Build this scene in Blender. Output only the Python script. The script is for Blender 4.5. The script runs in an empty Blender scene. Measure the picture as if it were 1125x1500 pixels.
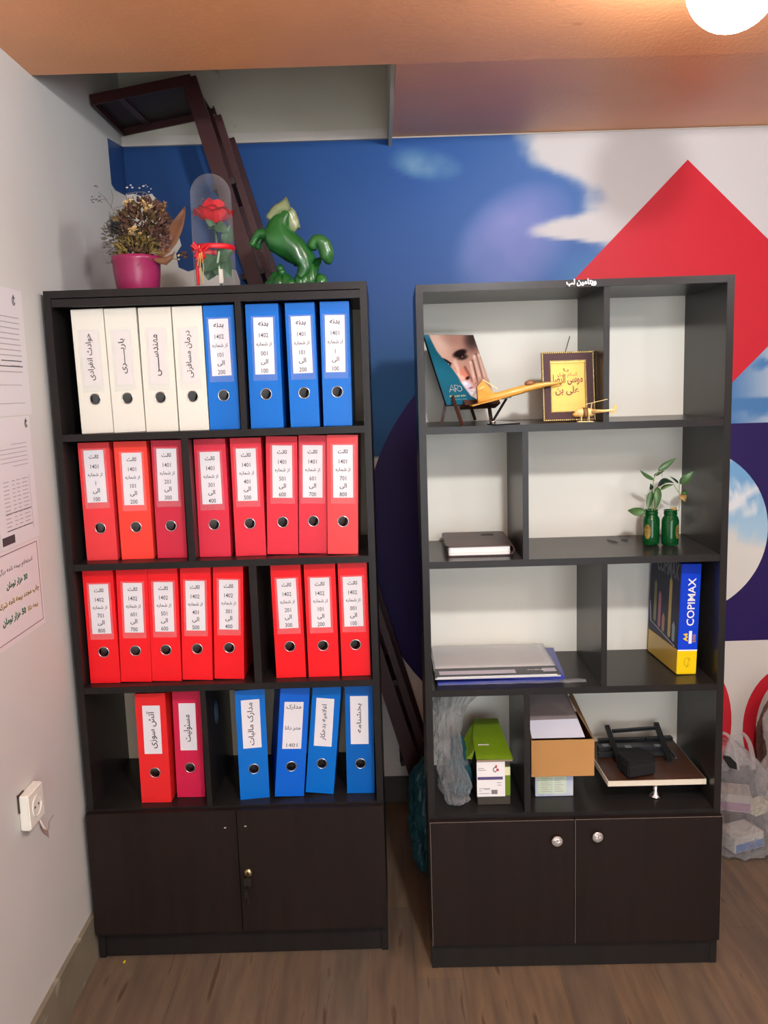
import bpy, bmesh, math, random
import numpy as np
from mathutils import Vector, Matrix, Euler, noise as mn
SC = bpy.context.scene
COL = SC.collection
random.seed(7)

# ------------------------------------------------------------------ camera
F_PX, PITCH, ROLL, CAM_Z = 1250.0, 0.1448, -0.0312, 1.5586
_f = np.array([0, math.cos(PITCH), -math.sin(PITCH)])
_u = np.array([0, math.sin(PITCH), math.cos(PITCH)])
_x = np.array([1., 0, 0])
RT = math.cos(ROLL)*_x + math.sin(ROLL)*_u
UP = -math.sin(ROLL)*_x + math.cos(ROLL)*_u
cam_data = bpy.data.cameras.new('camera')
cam = bpy.data.objects.new('camera', cam_data); COL.objects.link(cam)
m3 = Matrix(((RT[0], UP[0], -_f[0]), (RT[1], UP[1], -_f[1]), (RT[2], UP[2], -_f[2])))
cam.matrix_world = Matrix.Translation((0, 0, CAM_Z)) @ m3.to_4x4()
cam_data.sensor_fit = 'VERTICAL'; cam_data.sensor_height = 36.0
cam_data.lens = 36.0*F_PX/1500.0; cam_data.clip_start = 0.02
SC.camera = cam

# ------------------------------------------------------------------ world, lamps, exposure
world = bpy.data.worlds.new('world'); SC.world = world; world.use_nodes = True
world.node_tree.nodes['Background'].inputs[0].default_value = (0.9, 0.95, 1.0, 1)
world.node_tree.nodes['Background'].inputs[1].default_value = 0.3
SC.view_settings.view_transform = 'Standard'; SC.view_settings.look = 'None'
SC.view_settings.gamma = 1.0; SC.view_settings.use_curve_mapping = False
SC.view_settings.exposure = 0.0
SC.cycles.use_denoising = True
SC.cycles.max_bounces = 10; SC.cycles.transparent_max_bounces = 16
SC.cycles.sample_clamp_indirect = 6.0
LAMPS = [((0.665, 1.672, 2.268), 36.0, 'round white lamp bulb glowing on the ceiling above the right bookcase'),
         ((0.42, 0.30, 2.285), 450.0, 'round white lamp bulb on the ceiling behind the camera'),
         ((1.9, -0.9, 2.285), 60.0, 'round white lamp bulb in the far right of the room')]  # last lamp is an unseen extra, added as general room fill
WIN = 6.0      # daylight fill from the added window behind the camera
# each lamp's light comes from its own glowing opal globe, built with the lamps below

# ------------------------------------------------------------------ pixel <-> world helpers
CAMP = np.array([0, 0, CAM_Z])
def ray(px, py): return RT*(px-562.5)/F_PX - UP*(py-750)/F_PX + _f
def onx(px, py, X): d = ray(px, py); return CAMP + d*(X/d[0])
def ony(px, py, Y): d = ray(px, py); return CAMP + d*(Y/d[1])
def onz(px, py, Z): d = ray(px, py); return CAMP + d*((Z-CAM_Z)/d[2])
UNITS = {'L': dict(x=-.8352, y=2.1924, a=-.0049, W=.8092, D=.3307, H=1.823, s=[1.4638, 1.1248, .7885, .4427]),
         'R': dict(x=.092, y=2.1071, a=-.0174, W=.7642, D=.3041, H=1.80, s=[1.4582, 1.12, .7825, .4412])}
def U(k, s, t, z):
    g = UNITS[k]; a = g['a']
    return Vector((g['x']+s*math.cos(a)-t*math.sin(a), g['y']+s*math.sin(a)+t*math.cos(a), z))
def onU(k, px, py, t):          # (s,z) on the plane at depth t of a bookcase
    g = UNITS[k]; a = g['a']; n = np.array([-math.sin(a), math.cos(a), 0])
    o = np.array([g['x'], g['y'], 0])+n*t
    d = ray(px, py); P = CAMP+d*(((o-CAMP)@n)/(d@n)); r = P-o
    return r[0]*math.cos(a)+r[1]*math.sin(a), P[2]
def onUw(k, px, py, t):
    s, z = onU(k, px, py, t); return U(k, s, t, z)

# ------------------------------------------------------------------ materials
def lin(c):
    r = []
    for v in c[:3]:
        v = v/255.0; r.append(v/12.92 if v <= .04045 else ((v+.055)/1.055)**2.4)
    return (r[0], r[1], r[2], 1)
def M(name, col, rough=.5, metal=0., noise=None, bump=None, trans=0., alpha=1., coat=0., emit=0., col2=None, stretch=(1, 1, 1), spec=.5, sss=0, vcol=False, ior=1.45, wear=None):
    m = bpy.data.materials.new(name); m.use_nodes = True; nt = m.node_tree
    b = nt.nodes['Principled BSDF']
    c = lin(col) if col else (1, 1, 1, 1)
    b.inputs['Base Color'].default_value = c
    b.inputs['Roughness'].default_value = rough; b.inputs['Metallic'].default_value = metal
    b.inputs['IOR'].default_value = ior
    b.inputs['Specular IOR Level'].default_value = spec
    b.inputs['Transmission Weight'].default_value = trans; b.inputs['Alpha'].default_value = alpha
    b.inputs['Coat Weight'].default_value = coat; b.inputs['Coat Roughness'].default_value = .08
    if sss: b.inputs['Subsurface Weight'].default_value = sss; b.inputs['Subsurface Scale'].default_value = .01
    if emit:
        b.inputs['Emission Color'].default_value = c; b.inputs['Emission Strength'].default_value = emit
    src = None
    if vcol:
        a = nt.nodes.new('ShaderNodeVertexColor'); a.layer_name = 'Col'; src = a.outputs[0]
        nt.links.new(src, b.inputs['Base Color'])
    tc = None
    def coords():
        nonlocal tc
        if tc is None:
            t = nt.nodes.new('ShaderNodeTexCoord'); mp = nt.nodes.new('ShaderNodeMapping')
            mp.inputs['Scale'].default_value = stretch; nt.links.new(t.outputs['Object'], mp.inputs[0]); tc = mp.outputs[0]
        return tc
    if noise:
        sc_, amt = noise
        n = nt.nodes.new('ShaderNodeTexNoise'); n.inputs['Scale'].default_value = sc_; n.inputs['Detail'].default_value = 6
        nt.links.new(coords(), n.inputs['Vector'])
        r = nt.nodes.new('ShaderNodeValToRGB'); nt.links.new(n.outputs[0], r.inputs[0])
        d = lin(col2) if col2 else tuple(v*(1-amt) for v in c[:3])+(1,)
        r.color_ramp.elements[0].color = d; r.color_ramp.elements[1].color = c
        r.color_ramp.elements[0].position = .3; r.color_ramp.elements[1].position = .7
        src = r.outputs[0]
        nt.links.new(src, b.inputs['Base Color'])
    if wear:
        wcol, wsc, wth = wear
        n = nt.nodes.new('ShaderNodeTexNoise'); n.inputs['Scale'].default_value = wsc; n.inputs['Detail'].default_value = 8
        nt.links.new(coords(), n.inputs['Vector'])
        r = nt.nodes.new('ShaderNodeValToRGB'); nt.links.new(n.outputs[0], r.inputs[0])
        r.color_ramp.elements[0].position = wth; r.color_ramp.elements[1].position = wth+.06
        r.color_ramp.elements[0].color = (0, 0, 0, 1); r.color_ramp.elements[1].color = (1, 1, 1, 1)
        mx = nt.nodes.new('ShaderNodeMixRGB'); nt.links.new(r.outputs[0], mx.inputs[0])
        if src: nt.links.new(src, mx.inputs[1])
        else: mx.inputs[1].default_value = c
        mx.inputs[2].default_value = lin(wcol); nt.links.new(mx.outputs[0], b.inputs['Base Color'])
    if bump:
        n = nt.nodes.new('ShaderNodeTexNoise'); n.inputs['Scale'].default_value = bump[0]; n.inputs['Detail'].default_value = 4
        nt.links.new(coords(), n.inputs['Vector'])
        bp = nt.nodes.new('ShaderNodeBump'); bp.inputs['Strength'].default_value = bump[1]; bp.inputs['Distance'].default_value = bump[2] if len(bump) > 2 else .002
        nt.links.new(n.outputs[0], bp.inputs['Height']); nt.links.new(bp.outputs[0], b.inputs['Normal'])
    return m

def film(name, col, opacity=.35, rough=.2, edge=.55):        # thin clear plastic: see-through, glossy, slightly milky
    m = bpy.data.materials.new(name); m.use_nodes = True; nt = m.node_tree
    for n in list(nt.nodes): nt.nodes.remove(n)
    out = nt.nodes.new('ShaderNodeOutputMaterial'); tr = nt.nodes.new('ShaderNodeBsdfTransparent')
    pr = nt.nodes.new('ShaderNodeBsdfPrincipled'); mx = nt.nodes.new('ShaderNodeMixShader')
    pr.inputs['Base Color'].default_value = lin(col); pr.inputs['Roughness'].default_value = rough
    fr = nt.nodes.new('ShaderNodeLayerWeight'); fr.inputs[0].default_value = .35
    ma = nt.nodes.new('ShaderNodeMath'); ma.operation = 'MULTIPLY_ADD'; ma.inputs[1].default_value = edge; ma.inputs[2].default_value = opacity
    tn = nt.nodes.new('ShaderNodeBsdfTranslucent'); tn.inputs[0].default_value = lin(col)
    ad = nt.nodes.new('ShaderNodeMixShader'); ad.inputs[0].default_value = .35
    nt.links.new(pr.outputs[0], ad.inputs[1]); nt.links.new(tn.outputs[0], ad.inputs[2])
    nt.links.new(fr.outputs['Facing'], ma.inputs[0]); ma.use_clamp = True
    nt.links.new(ma.outputs[0], mx.inputs[0]); nt.links.new(tr.outputs[0], mx.inputs[1]); nt.links.new(ad.outputs[0], mx.inputs[2])
    nt.links.new(mx.outputs[0], out.inputs[0])
    return m

MAT = {}
MAT['laminate'] = M('dark_laminate', (36, 33, 32), .32, spec=.22, noise=(3, .25), stretch=(8, 8, .6), bump=(40, .06, .001))
MAT['laminate_grey'] = M('dark_grey_laminate', (37, 35, 34), .28, spec=.25, noise=(3, .2), stretch=(8, 8, .6), bump=(40, .06, .001))
MAT['door'] = M('wenge_door', (33, 24, 21), .5, spec=.25, noise=(4, .35), stretch=(9, 9, .5), bump=(60, .08, .001))
MAT['edge'] = M('worn_edge', (120, 108, 98), .5)
MAT['back_cream'] = M('cream_back_panel', (232, 228, 214), .55)
MAT['back_beige'] = M('beige_back_panel', (190, 178, 155), .6)
MAT['wallwhite'] = M('painted_plaster', (208, 206, 200), .55, noise=(2.2, .07), bump=(7, .25, .004), wear=((176, 165, 150), 5, .72))
MAT['plain_white'] = M('white_paint', (222, 218, 212), .6)
MAT['plaster_grey'] = M('grey_plaster', (206, 200, 182), .8, noise=(4, .12), bump=(14, .3, .003), wear=((150, 134, 108), 6, .66))
MAT['plaster_white'] = M('white_plaster', (214, 205, 194), .7, noise=(9, .1), bump=(30, .3, .003))
MAT['orange'] = M('orange_ceiling_paper', (248, 172, 116), .38, noise=(2.5, .14), bump=(90, .35, .003), stretch=(1, 1, 1), wear=((206, 128, 88), 8, .7))
MAT['baseb'] = M('baseboard_tile', (132, 124, 106), .5, noise=(8, .25), wear=((170, 162, 144), 9, .62))
MAT['floorbase'] = M('floor_base', (70, 56, 46), .6)
MAT['black'] = M('black_plastic', (22, 22, 24), .4)
MAT['blackgloss'] = M('black_gloss', (20, 20, 22), .2)
MAT['darkmetal'] = M('dark_grey_metal', (58, 62, 64), .35, .4)
MAT['chrome'] = M('chrome', (215, 215, 215), .18, 1.)
MAT['steel'] = M('ring_steel', (205, 205, 205), .25, 1.)
MAT['brass'] = M('aged_brass', (200, 180, 135), .3, 1.)
MAT['paper'] = M('white_paper', (236, 233, 230), .6)
MAT['paperold'] = M('page_block', (214, 208, 198), .7)
MAT['ink'] = M('black_ink', (26, 24, 26), .6)
MAT['inkgrey'] = M('grey_ink', (62, 60, 63), .6)
MAT['inkfaint'] = M('faint_ink', (165, 155, 160), .6)
MAT['tape'] = film('clear_tape', (235, 238, 240), .08, .10)
MAT['bagfilm'] = film('clear_bag_film', (205, 205, 205), .20, .22)
MAT['bagwhite'] = film('milky_bag_film', (215, 208, 204), .36, .3)
MAT['maroon'] = M('maroon_paint', (60, 22, 23), .4, noise=(6, .35), wear=((170, 160, 150), 26, .72))
MAT['maroondark'] = M('dark_tread', (42, 26, 24), .55, noise=(8, .4), wear=((150, 140, 125), 9, .70))

# ------------------------------------------------------------------ mesh helpers
class MB:
    def __init__(s): s.v = []; s.f = []; s.c = []
    def add(s, vs, fs):
        o = len(s.v); s.v += [tuple(map(float, p)) for p in vs]; s.f += [tuple(i+o for i in f) for f in fs]
        return s
    def box(s, x0, x1, y0, y1, z0, z1, mat=None):
        v = [(x, y, z) for z in (z0, z1) for y in (y0, y1) for x in (x0, x1)]
        if mat is not None: v = [tuple(mat @ Vector(p)) for p in v]
        return s.add(v, [(0, 2, 3, 1), (4, 5, 7, 6), (0, 1, 5, 4), (2, 6, 7, 3), (0, 4, 6, 2), (1, 3, 7, 5)])
    def bar(s, a, b, w, h, up=(0, 0, 1)):       # box beam from a to b
        a = Vector(a); b = Vector(b); d = (b-a).normalized(); u = Vector(up)
        sx = d.cross(u)
        if sx.length < 1e-4: sx = d.cross(Vector((1, 0, 0)))
        sx.normalize(); sz = sx.cross(d).normalized()
        v = []
        for p in (a, b):
            for i, j in ((-1, -1), (1, -1), (1, 1), (-1, 1)): v.append(p+sx*(i*w/2)+sz*(j*h/2))
        return s.add(v, [(0, 3, 2, 1), (4, 5, 6, 7), (0, 1, 5, 4), (1, 2, 6, 5), (2, 3, 7, 6), (3, 0, 4, 7)])
    def tube(s, pts, r, n=8, cap=True):
        pts = [Vector(p) for p in pts]; rs = r if isinstance(r, (list, tuple)) else [r]*len(pts)
        rings = []; prev = None
        for i, p in enumerate(pts):
            d = (pts[min(i+1, len(pts)-1)]-pts[max(i-1, 0)])
            if d.length < 1e-9: d = Vector((0, 0, 1))
            d.normalize()
            ref = prev if prev is not None else (Vector((0, 0, 1)) if abs(d.z) < .9 else Vector((1, 0, 0)))
            a = (ref-d*ref.dot(d)).normalized(); prev = a; b = d.cross(a)
            rings.append([p+(a*math.cos(2*math.pi*k/n)+b*math.sin(2*math.pi*k/n))*rs[i] for k in range(n)])
        v = [q for r_ in rings for q in r_]; f = []
        for i in range(len(pts)-1):
            for k in range(n): f.append((i*n+k, i*n+(k+1) % n, (i+1)*n+(k+1) % n, (i+1)*n+k))
        if cap: f.append(tuple(range(n))[::-1]); f.append(tuple((len(pts)-1)*n+k for k in range(n)))
        return s.add(v, f)
    def lathe(s, prof, n=28, c=(0, 0, 0), cap=False, sx=1, sy=1):
        v = []; f = []
        for r, z in prof:
            for k in range(n): v.append((c[0]+sx*r*math.cos(2*math.pi*k/n), c[1]+sy*r*math.sin(2*math.pi*k/n), c[2]+z))
        for i in range(len(prof)-1):
            for k in range(n): f.append((i*n+k, i*n+(k+1) % n, (i+1)*n+(k+1) % n, (i+1)*n+k))
        if cap: f.append(tuple(range(n))[::-1]); f.append(tuple((len(prof)-1)*n+k for k in range(n)))
        return s.add(v, f)
    def ball(s, c, r, seg=10, ring=6, sc=(1, 1, 1)):
        prof = [(r*math.sin(math.pi*i/ring)+1e-5, -r*math.cos(math.pi*i/ring)) for i in range(ring+1)]
        v = []; f = []
        for a, z in prof:
            for k in range(seg): v.append((c[0]+sc[0]*a*math.cos(2*math.pi*k/seg), c[1]+sc[1]*a*math.sin(2*math.pi*k/seg), c[2]+sc[2]*z))
        for i in range(ring):
            for k in range(seg): f.append((i*seg+k, i*seg+(k+1) % seg, (i+1)*seg+(k+1) % seg, (i+1)*seg+k))
        return s.add(v, f)
    def poly(s, pts, d):       # closed outline extruded by vector d
        n = len(pts); d = Vector(d); v = [Vector(p) for p in pts]; v += [p+d for p in v]
        f = [tuple(range(n)), tuple(range(2*n-1, n-1, -1))]
        for i in range(n): f.append((i, i+n, (i+1) % n+n, (i+1) % n))
        return s.add(v, f)
    def leaf(s, a, b, w, nrm=(0, -1, 0), bend=.15, cup=.15, n=6, t=.0006):
        a = Vector(a); b = Vector(b); d = b-a; L = d.length; nv = Vector(nrm); sd = d.cross(nv)
        if sd.length < 1e-6: sd = d.cross(Vector((0, 0, 1)))
        sd.normalize(); nn = sd.cross(d).normalized()
        v = []
        for i in range(n+1):
            q = i/n; ww = w/2*(math.sin(math.pi*min(1, q*.97+.03)**.75))**.9 if 0 < i < n else w*.02
            c_ = a+d*q+nn*(bend*L*math.sin(math.pi*q))
            for k in (-1, 0, 1): v.append(c_+sd*(ww*k)+nn*(cup*ww*abs(k)))
        f = []
        for i in range(n):
            for k in range(2): f.append((i*3+k, i*3+k+1, i*3+k+4, i*3+k+3))
        return s.add(v, f)
    def build(s, name, mat, parent=None, smooth=False, world=False, loc=None, bevel=0, solid=0, sub=0, label=None, kind=None, recalc=True):
        me = bpy.data.meshes.new(name)
        vs = s.v
        o = bpy.data.objects.new(name, me)
        if world and parent is not None:
            top = parent; mt = Matrix.Identity(4)
            chain = []
            while top is not None: chain.append(top); top = top.parent
            for q in reversed(chain): mt = mt @ q.matrix_basis
            inv = mt.inverted(); vs = [tuple(inv @ Vector(p)) for p in vs]
        elif loc is not None:
            vs = [tuple(Vector(p)-Vector(loc)) for p in vs]; o.location = loc
        me.from_pydata(vs, [], s.f)
        if recalc:
            bm = bmesh.new(); bm.from_mesh(me); bmesh.ops.recalc_face_normals(bm, faces=bm.faces)
            if bevel: bmesh.ops.bevel(bm, geom=list(bm.edges), offset=bevel, segments=2, affect='EDGES', clamp_overlap=True)
            bm.to_mesh(me); bm.free()
        if smooth:
            for p in me.polygons: p.use_smooth = True
        me.materials.append(mat if not isinstance(mat, str) else MAT[mat])
        COL.objects.link(o)
        if parent is not None: o.parent = parent
        if solid:
            md = o.modifiers.new('s', 'SOLIDIFY'); md.thickness = solid; md.offset = 0
        if sub:
            md = o.modifiers.new('b', 'SUBSURF'); md.levels = sub; md.render_levels = sub
        if label: o['label'] = label
        if kind: o['kind'] = kind
        return o
def empty(name, loc, rz=0, label=None, cat=None, group=None, rx=0, ry=0, rot=None):
    o = bpy.data.objects.new(name, None); COL.objects.link(o); o.location = loc
    o.rotation_euler = (rx, ry, rz)
    if rot is not None: o.rotation_euler = rot
    o.empty_display_size = .02
    if label: o['label'] = label
    if cat: o['category'] = cat
    if group: o['group'] = group
    return o
def tag(o, label, cat, group=None, kind=None):
    o['label'] = label; o['category'] = cat
    if group: o['group'] = group
    if kind: o['kind'] = kind
    return o
def struct(o, label=None):
    o['kind'] = 'structure'
    if label: o['label'] = label
    return o

# ------------------------------------------------------------------ lettering (joined Persian forms from the built-in font)
AR = {'ا': (0xFE8D, 2), 'آ': (0xFE81, 2), 'ب': (0xFE8F, 4), 'پ': (0xFB56, 4), 'ت': (0xFE95, 4), 'ث': (0xFE99, 4), 'ج': (0xFE9D, 4),
      'چ': (0xFB7A, 4), 'ح': (0xFEA1, 4), 'خ': (0xFEA5, 4), 'د': (0xFEA9, 2), 'ر': (0xFEAD, 2), 'ز': (0xFEAF, 2), 'س': (0xFEB1, 4),
      'ش': (0xFEB5, 4), 'ض': (0xFEBD, 4), 'ع': (0xFEC9, 4), 'ف': (0xFED1, 4), 'ک': (0xFB8E, 4), 'گ': (0xFB92, 4), 'ل': (0xFEDD, 4),
      'م': (0xFEE1, 4), 'ن': (0xFEE5, 4), 'ه': (0xFEE9, 4), 'و': (0xFEED, 2), 'ی': (0xFBFC, 4), 'ئ': (0xFE89, 4), 'ـ': (0x640, 0)}
def shape(s):
    out = []; i = 0; s = s.replace('لا', '\u0001')
    def joins_next(c): return c in AR and AR[c][1] in (4, 0)
    def joins_prev(c): return c in AR or c == '\u0001'
    for i, c in enumerate(s):
        p = i > 0 and joins_next(s[i-1]) and joins_prev(c)
        n = i+1 < len(s) and joins_next(c) and joins_prev(s[i+1])
        if c == '\u0001': out.append(chr(0xFEFC if p else 0xFEFB)); continue
        if c in AR:
            b, k = AR[c]
            if k == 0: out.append(chr(b))
            elif k == 2: out.append(chr(b+(1 if p else 0)))
            else: out.append(chr(b+(3 if p and n else 1 if p else 2 if n else 0)))
        else: out.append(c)
    r = []; run = ''
    for c in out:
        if c.isdigit(): run += c
        else:
            if run: r.append(run); run = ''
            r.append(c)
    if run: r.append(run)
    return ''.join(reversed(r))
_tc = {}
def glyphs(s, bold=0.0, res=2):
    key = (s, bold)
    if key in _tc: return _tc[key]
    t = shape(s) if any(c in AR for c in s) else s
    c = bpy.data.curves.new('t', 'FONT'); c.body = t; c.resolution_u = res; c.offset = bold; c.extrude = 0
    o = bpy.data.objects.new('t', c); COL.objects.link(o); bpy.context.view_layer.update()
    me = bpy.data.meshes.new_from_object(o.evaluated_get(bpy.context.evaluated_depsgraph_get()))
    v = np.array([p.co[:2] for p in me.vertices]); f = [tuple(p.vertices) for p in me.polygons]
    bpy.data.objects.remove(o); bpy.data.curves.remove(c); bpy.data.meshes.remove(me)
    if len(v) == 0: v = np.zeros((1, 2))
    _tc[key] = (v, f); return _tc[key]
def put_text(mb, s, cx, cy, width=None, height=None, rot=0., bold=0., y=-.0, maxw=None, xs=None):
    """adds text to mb in the local x-z plane (facing -y), centred at (cx, cy)"""
    v, f = glyphs(s, bold); mn_ = v.min(0); mx = v.max(0); sz = mx-mn_
    k = (width/sz[0]) if width else (height/sz[1])
    if maxw and sz[0]*k > maxw: k = maxw/sz[0]
    kx = kz = k
    if width and height: kz = height/sz[1]
    if xs: kx = kz*xs
    q = (v-(mn_+mx)/2)*np.array([kx, kz])
    c_, s_ = math.cos(rot), math.sin(rot)
    pts = [(cx+a*c_-b*s_, y, cy+a*s_+b*c_) for a, b in q]
    mb.add(pts, f); return mb

# ================================================================== STRUCTURE
WX, WY = -.85, 3.06             # left wall plane, back wall plane
RX, RY0 = 3.2, -2.2
floor = struct(MB().box(WX, RX, RY0, WY, -.1, -.004).build('floor', 'floorbase'))
def floor_mat(i, c1, c2):
    m = M('laminate_plank_%s' % 'abcd'[i], c1, .42, noise=(5, .3), col2=c2, stretch=(7, .7, 1), bump=(30, .15, .001), wear=((84, 66, 52), 5, .62), spec=.5)
    return m
FM = [floor_mat(0, (118, 102, 84), (90, 79, 68)), floor_mat(1, (111, 99, 85), (86, 77, 68)), floor_mat(2, (124, 104, 82), (94, 80, 66)), floor_mat(3, (113, 97, 80), (88, 76, 66))]
pw = .128; k = 0; rnd = random.Random(3)
pm = {}
xx = WX
while xx < RX-.01:
    x1 = min(xx+pw, RX); yy = RY0 - rnd.random()*1.0
    while yy < WY:
        y0 = max(yy, RY0); y1 = min(yy+1.2, WY)
        if y1-y0 > .02:
            o = MB().box(xx+.0002, x1-.0002, y0+.0002, y1-.0002, -.004, 0).build('plank', FM[rnd.randrange(4)], floor)
        yy += 1.2
    xx = x1
struct(MB().box(WX-.12, WX, RY0-.12, WY+.12, 0, 2.85).build('wall_left', 'wallwhite'))
wall_back = struct(MB().box(WX, RX, WY, WY+.12, 0, 2.85).build('wall_back', 'plaster_grey'))
struct(MB().box(RX, RX+.12, RY0-.12, WY+.12, 0, 2.85).build('wall_right', M('far_wall', (150, 142, 134), .7)))
struct(MB().box(WX, RX, RY0-.12, RY0, 0, 2.85).build('wall_front', M('far_wall', (140, 132, 126), .7)))
# papered ceiling with an open recess over the left bookcase
NY, NX = 2.28, .066
mb = MB()
z0, z1 = 2.360, 2.402
def slab(mb, x0, x1, y0, y1, za, zb, th):
    mb.add([(x0, y0, za), (x1, y0, za), (x1, y1, zb), (x0, y1, zb), (x0, y0, th), (x1, y0, th), (x1, y1, th), (x0, y1, th)],
           [(0, 3, 2, 1), (4, 5, 6, 7), (0, 1, 5, 4), (1, 2, 6, 5), (2, 3, 7, 6), (3, 0, 4, 7)])
slab(mb, WX, RX, RY0, NY, 2.352, z0, 2.44)
slab(mb, NX, RX, NY, WY, z0, z1, 2.44)
ceiling = struct(mb.build('ceiling', 'orange'))
mb = MB(); mb.box(WX, RX, RY0, WY, 2.80, 2.85); struct(mb.build('ceiling_slab', 'plaster_grey'))
struct(MB().box(NX-.012, NX-.0005, NY, WY, 2.372, 2.80).build('trim_1', 'plaster_grey'), 'grey plaster side of the ceiling recess')
struct(MB().box(WX, NX-.012, NY-.012, NY-.0005, 2.4405, 2.80).build('trim_2', 'plaster_grey'), 'near side of the ceiling recess')
# ragged white plaster strip above the mural in the recess
mb = MB(); top = []; bot = []
n = 46
for i in range(n+1):
    x = WX+(NX-.014-WX)*i/n
    top.append((x, WY-.016, 2.425+.006*mn.noise((x*9, 1, 0))+.004*mn.noise((x*31, 4, 0)))); bot.append((x, WY-.016, 2.394))
mb.poly(bot+top[::-1], (0, .0155, 0)); struct(mb.build('trim_3', 'plaster_white'), 'ragged white plaster strip above the mural')
mb = MB(); mb.box(NX, RX, WY-.006, WY-.0005, 2.396, 2.4); mb.build('trim_4', 'plaster_white')['kind'] = 'structure'
# baseboard of the left wall
mb = MB(); mb.box(WX, WX+.010, RY0, WY, 0, .125); mb.box(WX, WX+.012, RY0, WY, .125, .137)
struct(mb.build('baseboard_left', 'baseb'))
struct(MB().box(WX+.012, RX, WY-.012, WY, 0, .1).build('baseboard_back', M('dark_baseboard', (70, 66, 60), .6)))

# ------------------------------------------------------------------ mural print on the back wall
def grid_paint(name, w, h, nx, ny, fn, mat, parent=None, world_fn=None):
    xs = np.linspace(0, 1, nx+1); ys = np.linspace(0, 1, ny+1)
    UU, VV = np.meshgrid(xs, ys); P = world_fn(UU.ravel(), VV.ravel())
    f = [(j*(nx+1)+i, j*(nx+1)+i+1, (j+1)*(nx+1)+i+1, (j+1)*(nx+1)+i) for j in range(ny) for i in range(nx)]
    me = bpy.data.meshes.new(name); me.from_pydata(P.tolist(), [], f)
    col = fn(UU.ravel(), VV.ravel())          # sRGB 0..255
    c = np.clip(col/255., 0, 1); c = np.where(c <= .04045, c/12.92, ((c+.055)/1.055)**2.4)
    a = me.color_attributes.new('Col', 'FLOAT_COLOR', 'POINT')
    a.data.foreach_set('color', np.hstack([c, np.ones((len(c), 1))]).ravel().astype(np.float32))
    me.materials.append(mat); o = bpy.data.objects.new(name, me); COL.objects.link(o)
    if parent: o.parent = parent
    return o
def vnoise(x, y, seed=0, octs=4):
    r = np.zeros_like(x); amp = 1.; tot = 0
    for o in range(octs):
        rs = np.random.RandomState(seed+o); T = rs.rand(64, 64)
        xi = np.floor(x).astype(int); yi = np.floor(y).astype(int); fx = x-xi; fy = y-yi
        fx = fx*fx*(3-2*fx); fy = fy*fy*(3-2*fy)
        g = lambda a, b: T[a % 64, b % 64]
        r += amp*((g(xi, yi)*(1-fx)+g(xi+1, yi)*fx)*(1-fy)+(g(xi, yi+1)*(1-fx)+g(xi+1, yi+1)*fx)*fy); tot += amp
        x = x*2.03+11; y = y*2.03+5; amp *= .5
    return r/tot
def smooth(e0, e1, x): t = np.clip((x-e0)/(e1-e0), 0, 1); return t*t*(3-2*t)
def mix(a, b, t): return a*(1-t[:, None])+np.array(b, float)*t[:, None]
MX0, MX1, MZ0, MZ1 = WX+.001, 2.6, .1, 2.396
def w2p(x, z):          # wall point to photo-like coordinates used to lay out the print
    return 562+ (x-.0)/.00247 - 15 + (z-1.3)*15, 620-(z-1.39)/.00243*1.0
def mural_fn(u, v):
    x = MX0+u*(MX1-MX0); z = MZ0+v*(MZ1-MZ0)
    n1 = vnoise(x*3+7, z*3+3, 1); n2 = vnoise(x*8+2, z*8, 5); n3 = vnoise(x*2.5, z*6, 9)
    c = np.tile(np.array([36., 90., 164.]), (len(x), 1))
    c = mix(c, (28, 66, 118), 1-smooth(-.9, .3, x))  # blue gradients from here: print tone plus light falloff put into the colour
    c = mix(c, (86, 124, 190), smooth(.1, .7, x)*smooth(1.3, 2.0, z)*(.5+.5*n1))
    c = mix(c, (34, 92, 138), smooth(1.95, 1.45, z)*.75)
    # small cloud
    d = ((x-.18)/.13)**2+((z-2.31+.15*(x-.18))/.055)**2
    c = mix(c, (128, 170, 200), np.clip(1.1-d, 0, 1)*np.clip(n2*1.6-.25, 0, 1))
    # lilac smear
    d = ((x-.48-.35*(z-2.05))/.20)**2+((z-2.04)/.20)**2
    c = mix(c, (165, 160, 222), np.clip(1.15-d, 0, 1)*.85*np.clip(n1*1.5-.05, 0, 1))
    # white cloud bank at upper right
    edge = .50+.25*smooth(2.36, 2.20, z)-(.22*smooth(2.15, 2.08, z))+.30*smooth(2.07, 2.02, z) + .20*(n2-.5)+.10*(n3-.5)
    bank = smooth(-.05, .07, x-edge)*smooth(1.96, 2.03, z+.10*(n2-.5))
    c = mix(c, (226, 222, 220), bank)
    c = mix(c, (226, 222, 220), smooth(.45, .8, x)*smooth(2.28, 2.36, z+.05*(n2-.5)))
    # blue under the bank, right side sky
    c = mix(c, (84, 138, 196), smooth(.55, .75, x)*smooth(2.04, 1.94, z)*.9)
    c = mix(c, (215, 220, 226), smooth(1.2, 1.45, x)*smooth(.62, .75, n2+.25*(np.abs(z-1.6) < .12))*.9)
    # white lower field
    c = mix(c, (222, 214, 204), smooth(1.316, 1.306, z))
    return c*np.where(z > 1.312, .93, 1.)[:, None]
MAT['print'] = M('mural_print', None, .48, spec=.25, vcol=True, bump=(160, .12, .0006))
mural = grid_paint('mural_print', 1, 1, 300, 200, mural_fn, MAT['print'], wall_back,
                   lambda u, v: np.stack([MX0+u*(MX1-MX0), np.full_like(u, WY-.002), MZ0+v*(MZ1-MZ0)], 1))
MAT['m_red'] = M('mural_red', (206, 38, 52), .45, spec=.3); MAT['m_purple'] = M('mural_purple', (42, 28, 88), .48, spec=.25)
def flat(name, pts, mat, parent, y, th=.0004): return MB().poly([(p[0], y, p[1]) for p in pts], (0, th, 0)).build(name, mat, parent)
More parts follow.
